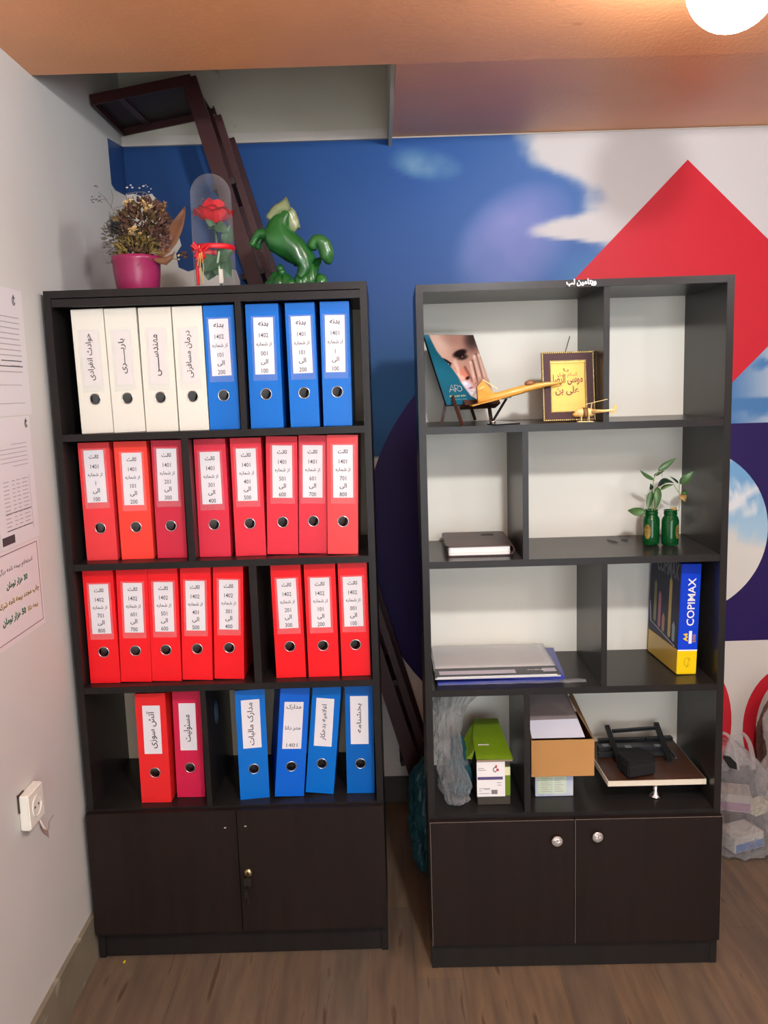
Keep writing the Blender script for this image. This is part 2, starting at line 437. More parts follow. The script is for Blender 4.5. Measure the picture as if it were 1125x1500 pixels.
apex = ony(1007, 234, WY); lft = ony(815, 437, WY); rgt = ony(1203, 428, WY)
flat('red_diamond', [(apex[0], apex[2]), (rgt[0], rgt[2]), (apex[0]+.02, 2*rgt[2]-apex[2]+.0), (lft[0], lft[2])], 'm_red', wall_back, WY-.0028)
CX, CZ, CR = .733, 1.0, .808
pts = [(CX+CR*math.cos(a), CZ+CR*math.sin(a)) for a in np.linspace(math.pi*.5, math.pi*1.5, 49)]
pts = [p for p in pts if p[1] > .1] + [(CX, .1), (CX, .589), (2.6, .589), (2.6, 1.393), (CX, 1.393)]
flat('purple_disc', pts, 'm_purple', wall_back, WY-.0028)
def disc_fn(u, v):
    x = (u-.5)*2; z = (v-.5)*2; n = vnoise(x*3+4, z*3, 21); n2 = vnoise(x*7, z*7, 3)
    c = np.tile(np.array([120., 172., 214.]), (len(u), 1))
    c = mix(c, (170, 205, 226), smooth(.6, .0, z))
    c = mix(c, (228, 224, 214), smooth(.12, -.18, z+.35*(n2-.5)+.3*(x-.6)))
    c = mix(c, (240, 240, 238), smooth(.55, .7, n)*smooth(0, .2, z)*.9)
    return c
def disc_pts(u, v):
    a = u*2*np.pi; r = v*.309
    return np.stack([1.085+r*np.cos(a), np.full_like(u, WY-.0036), 1.005+r*np.sin(a)], 1)
grid_paint('sky_disc', 1, 1, 72, 24, lambda u, v: disc_fn(.5+v*.5*np.cos(u*2*np.pi), .5+v*.5*np.sin(u*2*np.pi)), MAT['print'], wall_back, disc_pts)
pts = [(1.16+.125*math.cos(a), .33+.235*math.sin(a)) for a in np.linspace(0, 2*math.pi, 41)[:-1]]
o_ = ony(1071, 1062, WY); dx = o_[0]-1.285
flat('red_oval', [(p[0]+dx, p[1]-.06) for p in pts], 'm_red', wall_back, WY-.0028)
ring = [(1.50+.175*math.cos(a), .25+.24*math.sin(a)) for a in np.linspace(math.pi*.4, math.pi*1.6, 30)] + [(1.50+.125*math.cos(a), .25+.20*math.sin(a)) for a in np.linspace(math.pi*1.6, math.pi*.4, 30)]
flat('red_arc', ring, 'm_red', wall_back, WY-.0028)
# torn-off corner of the print: bare plaster with a ragged edge
pp = [(163, 268), (172, 279), (182, 286), (196, 284), (208, 288), (222, 284), (230, 292), (238, 318), (250, 335), (262, 345), (266, 360), (258, 372), (262, 392), (276, 398), (296, 392), (322, 390), (346, 396), (352, 412), (352, 440), (120, 440)]
P = [ony(a, b, WY) for a, b in pp]; P = [(max(p[0], WX+.002), p[2]) for p in P]
flat('bare_plaster', P, 'plaster_white', wall_back, WY-.0032)
# the print turns the corner onto the left wall
wl = bpy.data.objects['wall_left']
q = [onx(157, 202, WX), onx(163, 270, WX)]
mb = MB(); mb.poly([(WX+.0005, q[0][1], q[0][2]), (WX+.0005, WY-.001, 2.396), (WX+.0005, WY-.001, 2.235), (WX+.0005, q[1][1]+.04, q[1][2]-.01), (WX+.0005, q[1][1], q[1][2])], (.0004, 0, 0))
mb.build('mural_return', M('mural_blue', (32, 66, 118), .4), wl)

# ------------------------------------------------------------------ unseen window added behind the camera, enlarged to fill the ceiling recess
win = struct(MB().box(-.3, 1.7, RY0+.002, RY0+.03, .15, 2.15).build('fill_window_1', M('fill_window_frame', (200, 200, 198), .4)))
for i in range(2):
    MB().box(-.25+i*.98, .67+i*.98, RY0+.0305, RY0+.034, .20, 2.10).build('fill_window_pane', M('daylight_fill_pane', (236, 246, 255), .1, emit=WIN), win)

# ------------------------------------------------------------------ ceiling lamps
for (p, w, lab) in LAMPS:
    t = empty('ceiling_lamp', (p[0], p[1], 2.3515), 0, lab, 'lamp')
    MB().lathe([(.001, .0), (.055, .0), (.055, -.010), (.030, -.014), (.001, -.014)], 32).build('lamp_base', 'plain_white', t)
    MB().ball((0, 0, p[2]-2.3515), .052 if w > 200 else .083, 32, 20).build('glowing_globe', M('lamp_glow', (250, 251, 255), .4, emit=w*2.2), t, smooth=True)

# ================================================================== BOOKCASES
def bookcase(k, label, lam, back, dividers, double_top, door_info, shelf_label=None):
    g = UNITS[k]; W, D, H, S = g['W'], g['D'], g['H'], g['s']; T = .018
    root = empty('bookcase', (g['x'], g['y'], 0), g['a'], label, 'bookcase')
    def bx(name, *a, mat=lam, bevel=.0007): return MB().box(*a).build(name, mat, root, bevel=bevel)
    bx('side_panel', 0, T, 0, D, 0, H); bx('side_panel', W-T, W, 0, D, 0, H)
    if double_top:
        bx('top_board', T, W-T, 0.0, D, H-.0185, H); bx('top_board', T, W-T, .003, D, H-.040, H-.0205)
        topz = H-.040
    else: bx('top_board', T, W-T, 0, D, H-T, H); topz = H-T
    for s in S: bx('shelf', T, W-T, .001, D-.004, s-T, s)
    tops = [topz]+[s-T for s in S[:3]]
    dv = []
    for i, (a, b) in enumerate(dividers): dv.append(bx('divider', a, b, .002, D-.004, S[i], tops[i]))
    bx('back_panel', T*.3, W-T*.3, D-.004, D, .06, H-.004, mat=back, bevel=0)
    bx('bottom_board', T, W-T, .002, D-.004, .078, .078+T)
    bx('plinth', T, W-T, (.006 if double_top else .001), .024, 0, .077)
    for (a, b, z0, z1, kd) in door_info:
        d = MB().box(a, b, -.018, -.001, z0, z1).build('door', 'door', root, bevel=.0008)
        if kd == 'edge':
            mb = MB(); e = .0011; mb.box(a, b, -.0186, -.0179, z1-e, z1); mb.box(a, a+e, -.0186, -.0179, z0, z1-e); 
            if a > .3: mb.box(b-e*.6, b, -.0186, -.0179, z0, z1-e)
            mb.build('edge_band', 'edge', d)
    return root, dv
R0, dvR = bookcase('R', 'dark open bookcase with cream back standing right, holding ornaments and boxes', 'laminate_grey', 'back_cream',
    [(.452, .467), (.254, .269), (.451, .466), (.253, .269)], False, [(.003, .379, .078, .430, 'edge'), (.381, .764, .078, .430, 'edge')])
L0, dvL = bookcase('L', 'dark bookcase packed with red, blue and white binders, beside the left wall', 'laminate', 'back_beige',
    [(.477, .492), (.321, .339), (.476, .496), (.327, .342)], True, [(0., .408, .081, .438, ''), (.410, .809, .081, .438, '')])
doors = [c for c in R0.children if c.name.startswith('door')]
MAT['crystal'] = M('rhinestone', (235, 228, 222), .12, .55, noise=(500, .6))
for d, (kx, kz) in zip(doors, ((.332, .378), (.437, .387))):
    mb = MB(); mb.lathe([(.006, 0), (.005, .010), (.008, .012)], 12)
    v = mb.v; mb.v = [(kx+a, -.018-c, kz+b) for a, b, c in v]
    mb.build('knob_stem', 'chrome', d)
    mb = MB(); mb.ball((0, 0, 0), .0142, 22, 12, (1, 1, .42)); mb.v = [(kx+a*(1+.03*random.uniform(-1, 1)), -.0325-c*(1+.1*random.uniform(-1, 1)), kz+b) for a, b, c in mb.v]
    mb.build('knob', 'crystal', d, label='round sparkling rhinestone knob')
# lock, keys and screw spots on the left bookcase's right door
dl = [c for c in L0.children if c.name.startswith('door')]
kx, kz = .433, .256
mb = MB(); mb.lathe([(.0115, 0), (.0115, .003), (.0085, .006), (.0003, .006)], 22); mb.v = [(kx+a, -.018-c, kz+b) for a, b, c in mb.v]; mb.build('lock', 'brass', dl[1], smooth=True, label='round brass lock')
mb = MB(); mb.box(kx-.0012, kx+.0012, -.040, -.024, kz-.006, kz+.006); mb.box(kx-.009, kx+.009, -.043, -.040, kz-.026, kz-.004); mb.tube([(kx-.003+.006*math.cos(a), -.044, kz-.032+.010*math.sin(a)) for a in np.linspace(0, 6.28, 16)], .0009, 6)
mb.bar((kx-.005, -.041, kz-.034), (kx-.006, -.036, kz-.066), .010, .002, (0, -1, 0)); mb.bar((kx-.001, -.040, kz-.04), (kx-.001, -.036, kz-.082), .004, .002, (0, -1, 0))
mb.build('keys', M('dark_key', (70, 68, 64), .3, .8), dl[1], label='bunch of dark keys hanging from the lock')
for d, sx, sz in ((dl[0], .377, .389), (dl[1], .4325, .392)): MB().box(sx-.0028, sx+.0028, -.0188, -.0178, sz-.0015, sz+.0012).build('screw_spot', 'plaster_white', d)
# oval seal on the divider
mb = MB(); a = onU('L', 316, 1063, .12); mb.tube([(.3425, .12+.020*math.cos(q), .665+.034*math.sin(q)) for q in np.linspace(0, 2*math.pi, 28)], .0007, 4)
for i in range(4): mb.tube([(.3425, .108+.008*i, .69), (.3425, .104+.008*i, .642)], .0004, 4)
mb.build('oval_stamp', M('faint_blue', (60, 84, 104), .5), L0)
# white raised lettering on the right bookcase's top edge
mb = MB(); put_text(mb, 'ویتامین لب', .397, 1.7925, width=.072, height=.018, bold=.045, y=-.004)
for i in range(1): pass
mb2 = MB(); put_text(mb2, 'ویتامین لب', .397, 1.7925, width=.072, height=.018, bold=.0, y=-.0055)
st = empty('lettering_sticker', U('R', .397, -.001, 1.784), UNITS['R']['a'], 'small white raised sticker lettering on the top edge of the right bookcase', 'sticker')
o1 = mb.build('outline', M('white_vinyl', (240, 236, 236), .5), st, recalc=False); o1.location = (-.397, .001, -1.784); o1.modifiers.new('s', 'SOLIDIFY').thickness = .003
o2 = mb2.build('lettering', M('silver_grey', (170, 170, 172), .4), st, recalc=False); o2.location = (-.397, .001, -1.784)

# ================================================================== BINDERS
BH = .314
BCOL = {}
def bmat(col, gloss=.3):
    k = (col, gloss)
    if k not in BCOL: BCOL[k] = M('binder_board', col, .34, spec=.3, coat=.06, bump=(300, .08, .0004))
    return BCOL[k]
def binder(s0, w, lean, shelf, t, yaw, col, lab, lines, label, rotlab=0., tape=True, style='num', depth=.270, labdim=(.052, .138), labtop=.022, group=None, dz=0):
    th = math.atan(lean); zf = UNITS['L']['s'][shelf]
    if lean >= 0: sx = s0+w-w*math.cos(th); z = zf+w*math.sin(th)
    else: sx = s0; z = zf
    root = empty('lever_arch_binder', U('L', sx, t, z+.0004), 0, label, 'binder', group)
    root.rotation_euler = (Matrix.Rotation(UNITS['L']['a']+yaw, 4, 'Z') @ Matrix.Rotation(th, 4, 'Y')).to_euler()
    m = bmat(col); e = .0025; mb = MB()
    # spine plate with a finger hole
    hx, hz, hr, q = w/2+.001, .087, .0128, .024
    n = 28; ang = [2*math.pi*i/n for i in range(n)]
    def sq(a):
        c, s = math.cos(a), math.sin(a); k = q/max(abs(c), abs(s)); return hx+c*k, hz+s*k
    for y in (0, e):
        inner = [(hx+hr*math.cos(a), y, hz+hr*math.sin(a)) for a in ang]; outer = [(sq(a)[0], y, sq(a)[1]) for a in ang]
        # corners are not among the sampled angles unless n%8==4: add explicit corner fan
        mb.add(inner+outer, [(i, (i+1) % n, n+(i+1) % n, n+i) for i in range(n)])
        for a in (math.pi/4, 3*math.pi/4, 5*math.pi/4, 7*math.pi/4):
            i = int(a/(2*math.pi)*n); c0, c1 = sq(ang[i]), sq(ang[(i+1) % n]); cc = (hx+math.copysign(q, math.cos(a)), hz+math.copysign(q, math.sin(a)))
            mb.add([(c0[0], y, c0[1]), (c1[0], y, c1[1]), (cc[0], y, cc[1])], [(0, 1, 2)])
        for (a, b, c, d) in ((0, w, 0, hz-q), (0, w, hz+q, BH), (0, hx-q, hz-q, hz+q), (hx+q, w, hz-q, hz+q)):
            mb.add([(a, y, c), (b, y, c), (b, y, d), (a, y, d)], [(0, 1, 2, 3)])
    mb.add([(hx+hr*math.cos(a), y, hz+hr*math.sin(a)) for y in (0, e) for a in ang], [(i, (i+1) % n, n+(i+1) % n, n+i) for i in range(n)])
    for z in (0, BH): mb.add([(0, 0, z), (w, 0, z), (w, e, z), (0, e, z)], [(0, 1, 2, 3)])
    for x in (0, w): mb.add([(x, 0, 0), (x, 0, BH), (x, e, BH), (x, e, 0)], [(0, 1, 2, 3)])
    mb.build('spine', m, root, recalc=False)
    for x in (0, w-e): MB().box(x, x+e, e, depth, .0, BH).build('cover', m, root, bevel=.0006)
    MB().box(e+.006, w-e-.012, .075, depth-.012, .003, .300).build('papers', 'paperold', root)
    mb = MB(); mb.tube([(hx+(hr+.0012)*math.cos(a), -.0004, hz+(hr+.0012)*math.sin(a)) for a in np.linspace(0, 2*math.pi, 29)], .0014, 6, cap=False)
    mb.build('finger_ring', 'steel', root, smooth=True)
    mb = MB(); mb.tube([(hx-.006, .030, hz-.02), (hx+.004, .018, hz-.008), (hx+.008, .03, hz+.012)], .0022, 6); mb.box(e, e+.002, .02, .06, hz-.04, hz+.06)
    mb.build('lever', 'steel', root)
    if lab is not None:
        lw, lh = labdim; cx = w/2+rnd.uniform(-.0015, .0015); zt = BH-labtop; cz = zt-lh/2
        lo = empty('label_holder', (0, 0, 0)) if False else None
        c_, s_ = math.cos(rotlab), math.sin(rotlab)
        def tr(x, z): return (cx+x*c_-z*s_, cz+x*s_+z*c_)
        cs = [tr(-lw/2, -lh/2), tr(lw/2, -lh/2), tr(lw/2, lh/2), tr(-lw/2, lh/2)]
        lb = MB().poly([(a, -.0009, b) for a, b in cs], (0, .0007, 0)).build('spine_label', lab, root)
        def line(nm, mt, *a, **k):
            b_ = MB(); put_text(b_, *a, y=-.0013, **k); b_.build(nm, mt, lb, recalc=False)
        if style == 'num':
            fr = [.12, .31, .47, .63, .78, .935]
            for j, (s, f_) in enumerate(zip(lines, fr)):
                x, z = tr(0, lh*(.5-f_))
                if s.isdigit():
                    line('numerals', 'inkgrey', s, x, z, height=.0112, xs=.84, rot=rotlab, bold=.008)
                else: line('lettering', 'ink', s, x, z, width={0: .0255, 2: .0385, 4: .0185}[j], rot=rotlab, bold=.022 if j == 0 else .012)
        elif style == 'vert':
            ln, hh = lines[1], lines[2]
            x, z = tr(0, lines[3] if len(lines) > 3 else 0)
            line('lettering', 'ink', lines[0], x, z, width=ln, height=hh, rot=math.pi/2+rotlab, bold=.010)
        elif style == 'three':
            x, z = tr(0, lh*.39); line('lettering', 'ink', lines[0], x, z, width=.040, rot=rotlab, bold=.012)
            x, z = tr(0, -lh*.06); line('lettering', 'ink', lines[1], x, z, width=.042, rot=rotlab, bold=.012)
            x, z = tr(0, -lh*.42); line('numerals', 'inkgrey', lines[2], x, z, width=.030, height=.0105, rot=rotlab)
        if tape:
            MB().poly([(cx-lw/2-.006, -.0005, zt-lh-.016), (cx+lw/2+.006, -.0005, zt-lh-.016), (cx+lw/2+.006, -.0005, zt+.004), (cx-lw/2-.006, -.0005, zt+.004)], (0, .0003, 0)).build('tape', 'tape', root)
    return root
BLUE, BLUE2 = (0, 104, 196), (0, 94, 204)
WHITE = (224, 220, 206)
MAT['lab_w'] = M('label_paper', (226, 223, 226), .6, spec=.3); MAT['lab_t'] = M('taped_label', (218, 212, 208), .35, coat=.2)
white = [(.059, .082, -.013, 'حوادث انفرادی', .118, 'leftmost white binder on the top shelf, against the side panel'),
         (.143, .081, -.011, 'باربـــــری', .088, 'second white binder from the left on the top shelf, short bold word'),
         (.2265, .083, -.001, 'مهندســـــی', .104, 'third white binder from the left on the top shelf'),
         (.313, .076, -.002, 'درمان مسافرتی', .118, 'white binder directly left of the first blue binder, top shelf')]
for s0, w, ln, tx, L_, lb in white:
    binder(s0, w, ln, 0, .03, 0, WHITE, 'lab_t', [tx, L_, .019, .004], lb, tape=True, style='vert', labdim=(.044, .138), labtop=.055, group='white binders on the top shelf')
def numlines(head, yr, a, b): return [head, yr, 'از شماره', a, 'الی', b]
for s0, w, ln, yr, a, b, lb in ((.392, .078, -.002, '1402', '101', '200', 'blue binder touching the white ones, label 1402 101 to 200'),
        (.498, .084, .003, '1402', '001', '100', 'blue binder just right of the top divider, label 1402 001 to 100'),
        (.601, .075, -.004, '1401', '101', '200', 'middle blue binder right of the top divider, label 1401 101 to 200'),
        (.686, .074, .008, '1401', '1', '100', 'rightmost blue binder on the top shelf, label 1401 1 to 100')):
    binder(s0, w, ln, 0, .03, 0, BLUE, 'lab_w', numlines('بدنه', yr, a, b), lb, labdim=(.050, .143), labtop=.034, rotlab=rnd.uniform(-.012, .012), group='blue binders on the top shelf')
row2 = [(.038, .082, -.001, '1', '100', (230, 62, 66), 'coral', 'leftmost'), (.131, .086, .003, '101', '200', (244, 66, 54), 'orange-red', 'second'),
        (.227, .079, .010, '201', '300', (204, 42, 66), 'crimson', 'third'), (.340, .083, .006, '301', '400', (214, 46, 68), 'crimson', 'fourth'),
        (.436, .081, .004, '401', '500', (222, 48, 64), 'red', 'fifth'), (.5205, .082, .036, '501', '600', (222, 48, 64), 'red', 'sixth'),
        (.605, .0755, .040, '601', '700', (216, 50, 66), 'red', 'seventh'), (.683, .080, .033, '701', '800', (238, 68, 70), 'bright coral', 'rightmost')]
for i, (s0, w, ln, a, b, c, cn, ps) in enumerate(row2):
    binder(s0, w, ln, 1, .03 if i == 7 else .05, 0, c, 'lab_w', numlines('ثالث', '1401', a, b), '%s binder, %s on the second shelf, label 1401 %s to %s' % (cn, ps, a, b),
           labdim=(.052, .138), labtop=[.020, .030, .022, .034, .028, .024, .026, .026][i], rotlab=[0, -.012, -.01, .004, -.006, 0, 0, .006][i], group='red binders on the second shelf')
row3 = [(.0255, .081, .006, '701', '800', 'leftmost'), (.1085, .083, .028, '601', '700', 'second'), (.1930, .0795, .026, '501', '600', 'third'),
        (.2755, .081, .040, '401', '500', 'fourth'), (.3620, .080, .044, '301', '400', 'fifth'), (.530, .080, -.006, '201', '300', 'first past the divider'),
        (.6175, .083, -.001, '101', '200', 'second past the divider'), (.7075, .078, -.001, '001', '100', 'rightmost')]
for i, (s0, w, ln, a, b, ps) in enumerate(row3):
    binder(s0, w, ln, 2, .035, 0, (236, 26, 34), 'lab_w', numlines('ثالث', '1402', a, b), 'scarlet binder, %s on the third shelf, label 1402 %s to %s' % (ps, a, b),
           labdim=(.051, .136), labtop=.040, rotlab=rnd.uniform(-.008, .008), group='scarlet binders on the third shelf', tape=True)
B4 = 'binders on the bottom open shelf'
binder(.141, .082, .008, 3, .030, 0, (226, 40, 42), 'lab_w', ['آتش سوزی', .106, .026], 'red binder standing forward on the bottom open shelf, two-word vertical label', tape=False, style='vert', labdim=(.048, .138), labtop=.034, rotlab=-.01, group=B4)
binder(.233, .078, .018, 3, .055, 0, (206, 34, 74), 'lab_w', ['مسئولیت', .078, .024, -.004], 'magenta-red binder beside the bottom divider, one-word vertical label', tape=False, style='vert', labdim=(.046, .136), labtop=.040, group=B4)
binder(.414, .080, .004, 3, .030, .16, BLUE, 'lab_w', ['مدارک مالیات', .122, .020], 'leftmost blue binder on the bottom open shelf, turned slightly, long vertical label', tape=False, style='vert', labdim=(.050, .138), labtop=.028, group=B4)
binder(.509, .080, .098, 3, .030, .17, BLUE2, 'lab_w', ['مدارک', 'مهر دانا', '1401'], 'leaning blue binder with a three-line label ending in 1401', tape=False, style='three', labdim=(.052, .134), labtop=.042, group=B4)
binder(.592, .078, .108, 3, .050, .0, BLUE, 'lab_w', ['اعلامیه بدهکار', .104, .017], 'blue binder leaning right with a vertical two-word label', tape=False, style='vert', labdim=(.049, .138), labtop=.038, group=B4, rotlab=.01)
binder(.708, .077, .015, 3, .050, .0, (0, 94, 180), 'lab_w', ['بخشنامه', .084, .016, .006], 'rightmost blue binder on the bottom open shelf, torn at its lower corner', tape=False, style='vert', labdim=(.049, .138), labtop=.032, group=B4, rotlab=-.004)
#==PART2==

# ================================================================== LADDER leaning behind the left bookcase
def ladder():
    t = empty('step_ladder', (.14, 2.89, 0), 0, 'paint-spattered maroon step ladder leaning behind the bookcases, its top in the ceiling recess', 'ladder')
    Y0, Y1 = 2.735, 3.035
    top = Vector((-.548, 0, 2.500)); bot = Vector((.148, 0, .012))
    ax = (bot-top).normalized(); pe = Vector((-ax.z, 0, ax.x))      # points to the right and up
    if pe.x < 0: pe = -pe
    for Y in (Y0, Y1):                                              # front rails: channel section
        a = top+Vector((0, Y, 0)); b = bot+Vector((0, Y, 0)); mb = MB()
        mb.bar(a, b, .004, .046, (pe.x, 0, pe.z))
        s = 1 if Y == Y0 else -1
        for k_ in (-1, 1): mb.bar(a+pe*(.021*k_)+Vector((0, .010*s, 0)), b+pe*(.021*k_)+Vector((0, .010*s, 0)), .020, .004, (pe.x, 0, pe.z))
        mb.build('rail', 'maroon', t, world=True)
    for Y in (Y0+.03, Y1-.03):                                      # folded rear legs
        a = top+ax*.12+pe*.046+Vector((0, Y, 0)); b = top+ax*2.50+pe*.048+Vector((0, Y, 0))
        MB().bar(a, b, .020, .022, (pe.x, 0, pe.z)).build('rear_leg', 'maroon', t, world=True)
    for i in range(8):
        c = top+ax*(.32+.28*i)
        MB().bar(c+Vector((0, Y0+.003, 0))-pe*0, c+Vector((0, Y1-.003, 0)), .075, .018, (ax.x, 0, ax.z)).build('tread', 'maroondark', t, world=True)
    # top platform, tilted with the ladder, its far end against the left wall
    d = Vector((.306, 0, .050)); A = Vector((-.846, 0, 2.452)); n = Vector((-.16, 0, .987))
    mb = MB(); mb.bar(A+Vector((0, (Y0+Y1)/2, 0)), A+d+Vector((0, (Y0+Y1)/2, 0)), .32, .006, (n.x, 0, n.z))
    pl = mb.build('platform', 'maroondark', t, world=True)
    for Y in (Y0-.008, Y1+.008):
        mb = MB(); mb.bar(A-n*.010+Vector((0, Y, 0)), A+d-n*.010+Vector((0, Y, 0)), .006, .030, (n.x, 0, n.z)); mb.build('platform_rim', 'maroon', pl, world=True)
    mb = MB(); mb.bar(A+Vector((.004, Y0-.01, 0))-n*.010, A+Vector((.004, Y1+.01, 0))-n*.010, .006, .030, (n.x, 0, n.z)); mb.build('platform_rim', 'maroon', pl, world=True)
    mb = MB(); mb.bar(A+d*.25+Vector((0, Y0, 0))-n*.006, A+d*.3+Vector((0, Y1, 0))-n*.006, .020, .008, (n.x, 0, n.z)); mb.build('brace', 'maroon', t, world=True)
ladder()

# ================================================================== ORNAMENTS ON THE LEFT BOOKCASE
TZ = 1.823
# --- dried flowers in a pink pot
pc = onUw('L', 202.5, 420, .15); pc.z = TZ+.0006
t = empty('flower_pot', pc, 0, 'pink round pot of dried brown and cream flowers on top of the left bookcase', 'flower pot')
MAT['pinkpot'] = M('pink_plastic', (150, 38, 84), .32, noise=(14, .15))
mb = MB(); mb.lathe([(.001, 0), (.050, 0), (.055, .010), (.0605, .05), (.0625, .085), (.0635, .087), (.0635, .097), (.060, .098), (.0585, .085), (.001, .082)], 40)
mb.build('pot', 'pinkpot', t, smooth=True)
def pz(a, b, dy=0.): return ony(120+a*.1422, 240+b*.1422, pc.y+dy)
rf = random.Random(11)
def clump(name, mat, cx, cy, rx, ry, n, L, W, parent, dr=.05, up=.6, seed=1, nrmj=1.):
    r = random.Random(seed); mb = MB()
    for i in range(n):
        a = r.random()*6.283; q = math.sqrt(r.random())
        p = Vector(pz(cx+rx*q*math.cos(a), cy+ry*q*math.sin(a), r.uniform(-dr, dr)))
        d = Vector((math.cos(a)*q+r.uniform(-.5, .5), r.uniform(-.8, .8), -math.sin(a)*q*.6+up*r.random()+r.uniform(-.3, .3))).normalized()
        mb.leaf(p, p+d*L*r.uniform(.6, 1.3), W*r.uniform(.6, 1.3), (r.uniform(-1, 1)*nrmj, -1, r.uniform(-1, 1)*nrmj), r.uniform(-.3, .3), .3, 3)
    return mb.build(name, mat, parent, world=True, recalc=False, kind='stuff')
BR = M('dried_brown', (92, 62, 48), .8, noise=(60, .5)); BR2 = M('dried_olive', (112, 92, 52), .8, noise=(60, .4)); GY = M('dried_grey', (120, 112, 106), .8, noise=(60, .5))
CR_ = M('cream_petal', (214, 184, 128), .7); YB = M('ochre_petal', (150, 112, 62), .75); DK = M('dark_cone', (34, 30, 32), .7); MG = M('yellow_moss', (128, 110, 54), .85, noise=(70, .4))
clump('brown_foliage', BR, 640, 640, 230, 260, 420, .022, .009, t, .05, seed=2)
clump('olive_foliage', BR2, 560, 700, 230, 260, 180, .022, .008, t, .045, seed=3)
clump('grey_sprigs', GY, 350, 740, 120, 220, 260, .014, .004, t, .03, seed=4)
clump('moss', MG, 570, 880, 200, 110, 300, .024, .005, t, .05, up=1.2, seed=5)
clump('pod_cluster', M('mauve_brown', (120, 84, 78), .8), 820, 790, 90, 110, 110, .012, .007, t, .03, seed=6)
def blossom(cx, cy, R, n, mat, dy=-.05, seed=1):
    r = random.Random(seed); mb = MB(); c = Vector(pz(cx, cy, dy))
    for i in range(n):
        a = r.random()*6.283; el = r.uniform(-.2, 1.2)
        d = Vector((math.cos(a)*math.cos(el), -math.sin(el)*.9, math.sin(a)*math.cos(el)))
        mb.leaf(c, c+d*R*r.uniform(.7, 1.1), R*.42, (d.z, -.6, -d.x), .15, .3, 3)
    mb.ball(c, R*.22, 8, 5); mb.build('blossom', mat, t, world=True, recalc=False)
for i, (a, b, R) in enumerate([(450, 405, .010), (490, 380, .008), (640, 410, .014), (700, 445, .010), (655, 470, .008), (515, 680, .012), (545, 660, .009), (500, 710, .009), (600, 720, .007)]):
    blossom(a, b, R, 22, CR_, -.052, seed=i+3)
for i, (a, b, R) in enumerate([(835, 440, .010), (830, 500, .012), (820, 540, .010), (850, 410, .008)]): blossom(a, b, R, 18, YB, -.03, seed=i+30)
mb = MB(); r = random.Random(9)
for i in range(46):
    c = pz(338+r.uniform(-48, 48), 655+r.uniform(-52, 52), -.05+r.uniform(-.012, .012)); mb.ball(c, .0035, 6, 4)
mb.build('dark_flower', DK, t, world=True, label='black dried flower head')
# big curled brown leaf, sprigs and stems
BL = M('big_dry_leaf', (128, 84, 56), .6, noise=(25, .3))
mb = MB(); pts = [(790, 960, 60), (850, 880, 120), (900, 780, 165), (950, 690, 150), (1000, 600, 110), (1035, 520, 60), (1064, 440, 8)]
v = []
for i, (a, b, w_) in enumerate(pts):
    for k_ in (-1, -.4, .4, 1):
        v.append(pz(a+w_*.5*k_*.9, b+w_*.25*k_, -.01+.012*(1-abs(k_))+.01*math.sin(i)))
mb.add(v, [(i*4+k_, i*4+k_+1, i*4+k_+5, i*4+k_+4) for i in range(6) for k_ in range(3)])
mb.build('large_leaf', BL, t, world=True, smooth=True, solid=.0008, recalc=False)
mb = MB(); v = []
for i, (a, b, w_) in enumerate([(740, 985, 30), (800, 1000, 60), (870, 1000, 90), (930, 960, 60), (960, 900, 10)]):
    for k_ in (-1, 0, 1): v.append(pz(a, b+w_*.5*k_, -.04+.008*abs(k_)))
mb.add(v, [(i*3+k_, i*3+k_+1, i*3+k_+4, i*3+k_+3) for i in range(4) for k_ in range(2)]); mb.build('large_leaf', BL, t, world=True, smooth=True, recalc=False)
mb = MB()
for P_ in ([(330, 500), (300, 440), (240, 350), (170, 290)], [(300, 440), (230, 360), (180, 380)], [(330, 480), (350, 450), (410, 440)], [(300, 460), (320, 350), (305, 270)], [(700, 330), (640, 290), (560, 290), (450, 310)], [(900, 950), (960, 980), (1000, 1000)], [(620, 400), (620, 320), (640, 295)]):
    mb.tube([pz(a, b, -.02) for a, b in P_], .0008, 5)
mb.build('stems', GY, t, world=True)
def bits(cx, cy, sp, n, mat, nm, sd, r0=.0035):
    r = random.Random(sd); mb = MB()
    for i in range(n):
        c = pz(cx+r.uniform(-sp, sp), cy+r.uniform(-sp, sp)*.6, -.02+r.uniform(-.01, .01)); mb.ball(c, r0*r.uniform(.5, 1.1), 6, 4, (1.2, .6, .8))
    mb.build(nm, mat, t, world=True)
bits(150, 370, 55, 12, GY, 'seed_head', 1); bits(142, 230, 20, 4, GY, 'seed_head', 2); bits(1050, 940, 45, 8, BR, 'seed_pod', 3, .005); bits(965, 965, 50, 8, CR_, 'seed_pod', 4); bits(600, 292, 140, 18, M('white_bits', (176, 166, 160), .8), 'small_white_buds', 5, .0028); bits(290, 1010, 30, 6, GY, 'seed_head', 6)

# --- rose under a glass dome
dc = onUw('L', 316, 415, .13); dc.z = TZ+.0006
t = empty('rose_dome', dc, 0, 'clear glass dome with a red rose and red ribbon, on the left bookcase', 'ornament')
gl = film('dome_glass', (205, 212, 216), .03, .03, .32)
H_ = .300; R_ = .0545
prof = [(R_, 0.0), (R_, .08), (R_-.001, .16), (R_-.002, H_-.055)]+[((R_-.002)*math.cos(a), H_-.055+.052*math.sin(a)) for a in np.linspace(.12, math.pi/2-.02, 12)]
MB().lathe(prof, 48).build('dome', gl, t, smooth=True)
MB().lathe([(.001, 0), (.056, 0), (.056, .004), (.001, .005)], 40).build('base', M('dark_base', (52, 58, 54), .4), t)
def pd(a, b, dy=0.): return ony(260+a*.2133, 240+b*.2133, dc.y+dy)
mb = MB(); c = pd(247, 320); r = random.Random(4)
rose = M('rose_red', (206, 20, 34), .6)
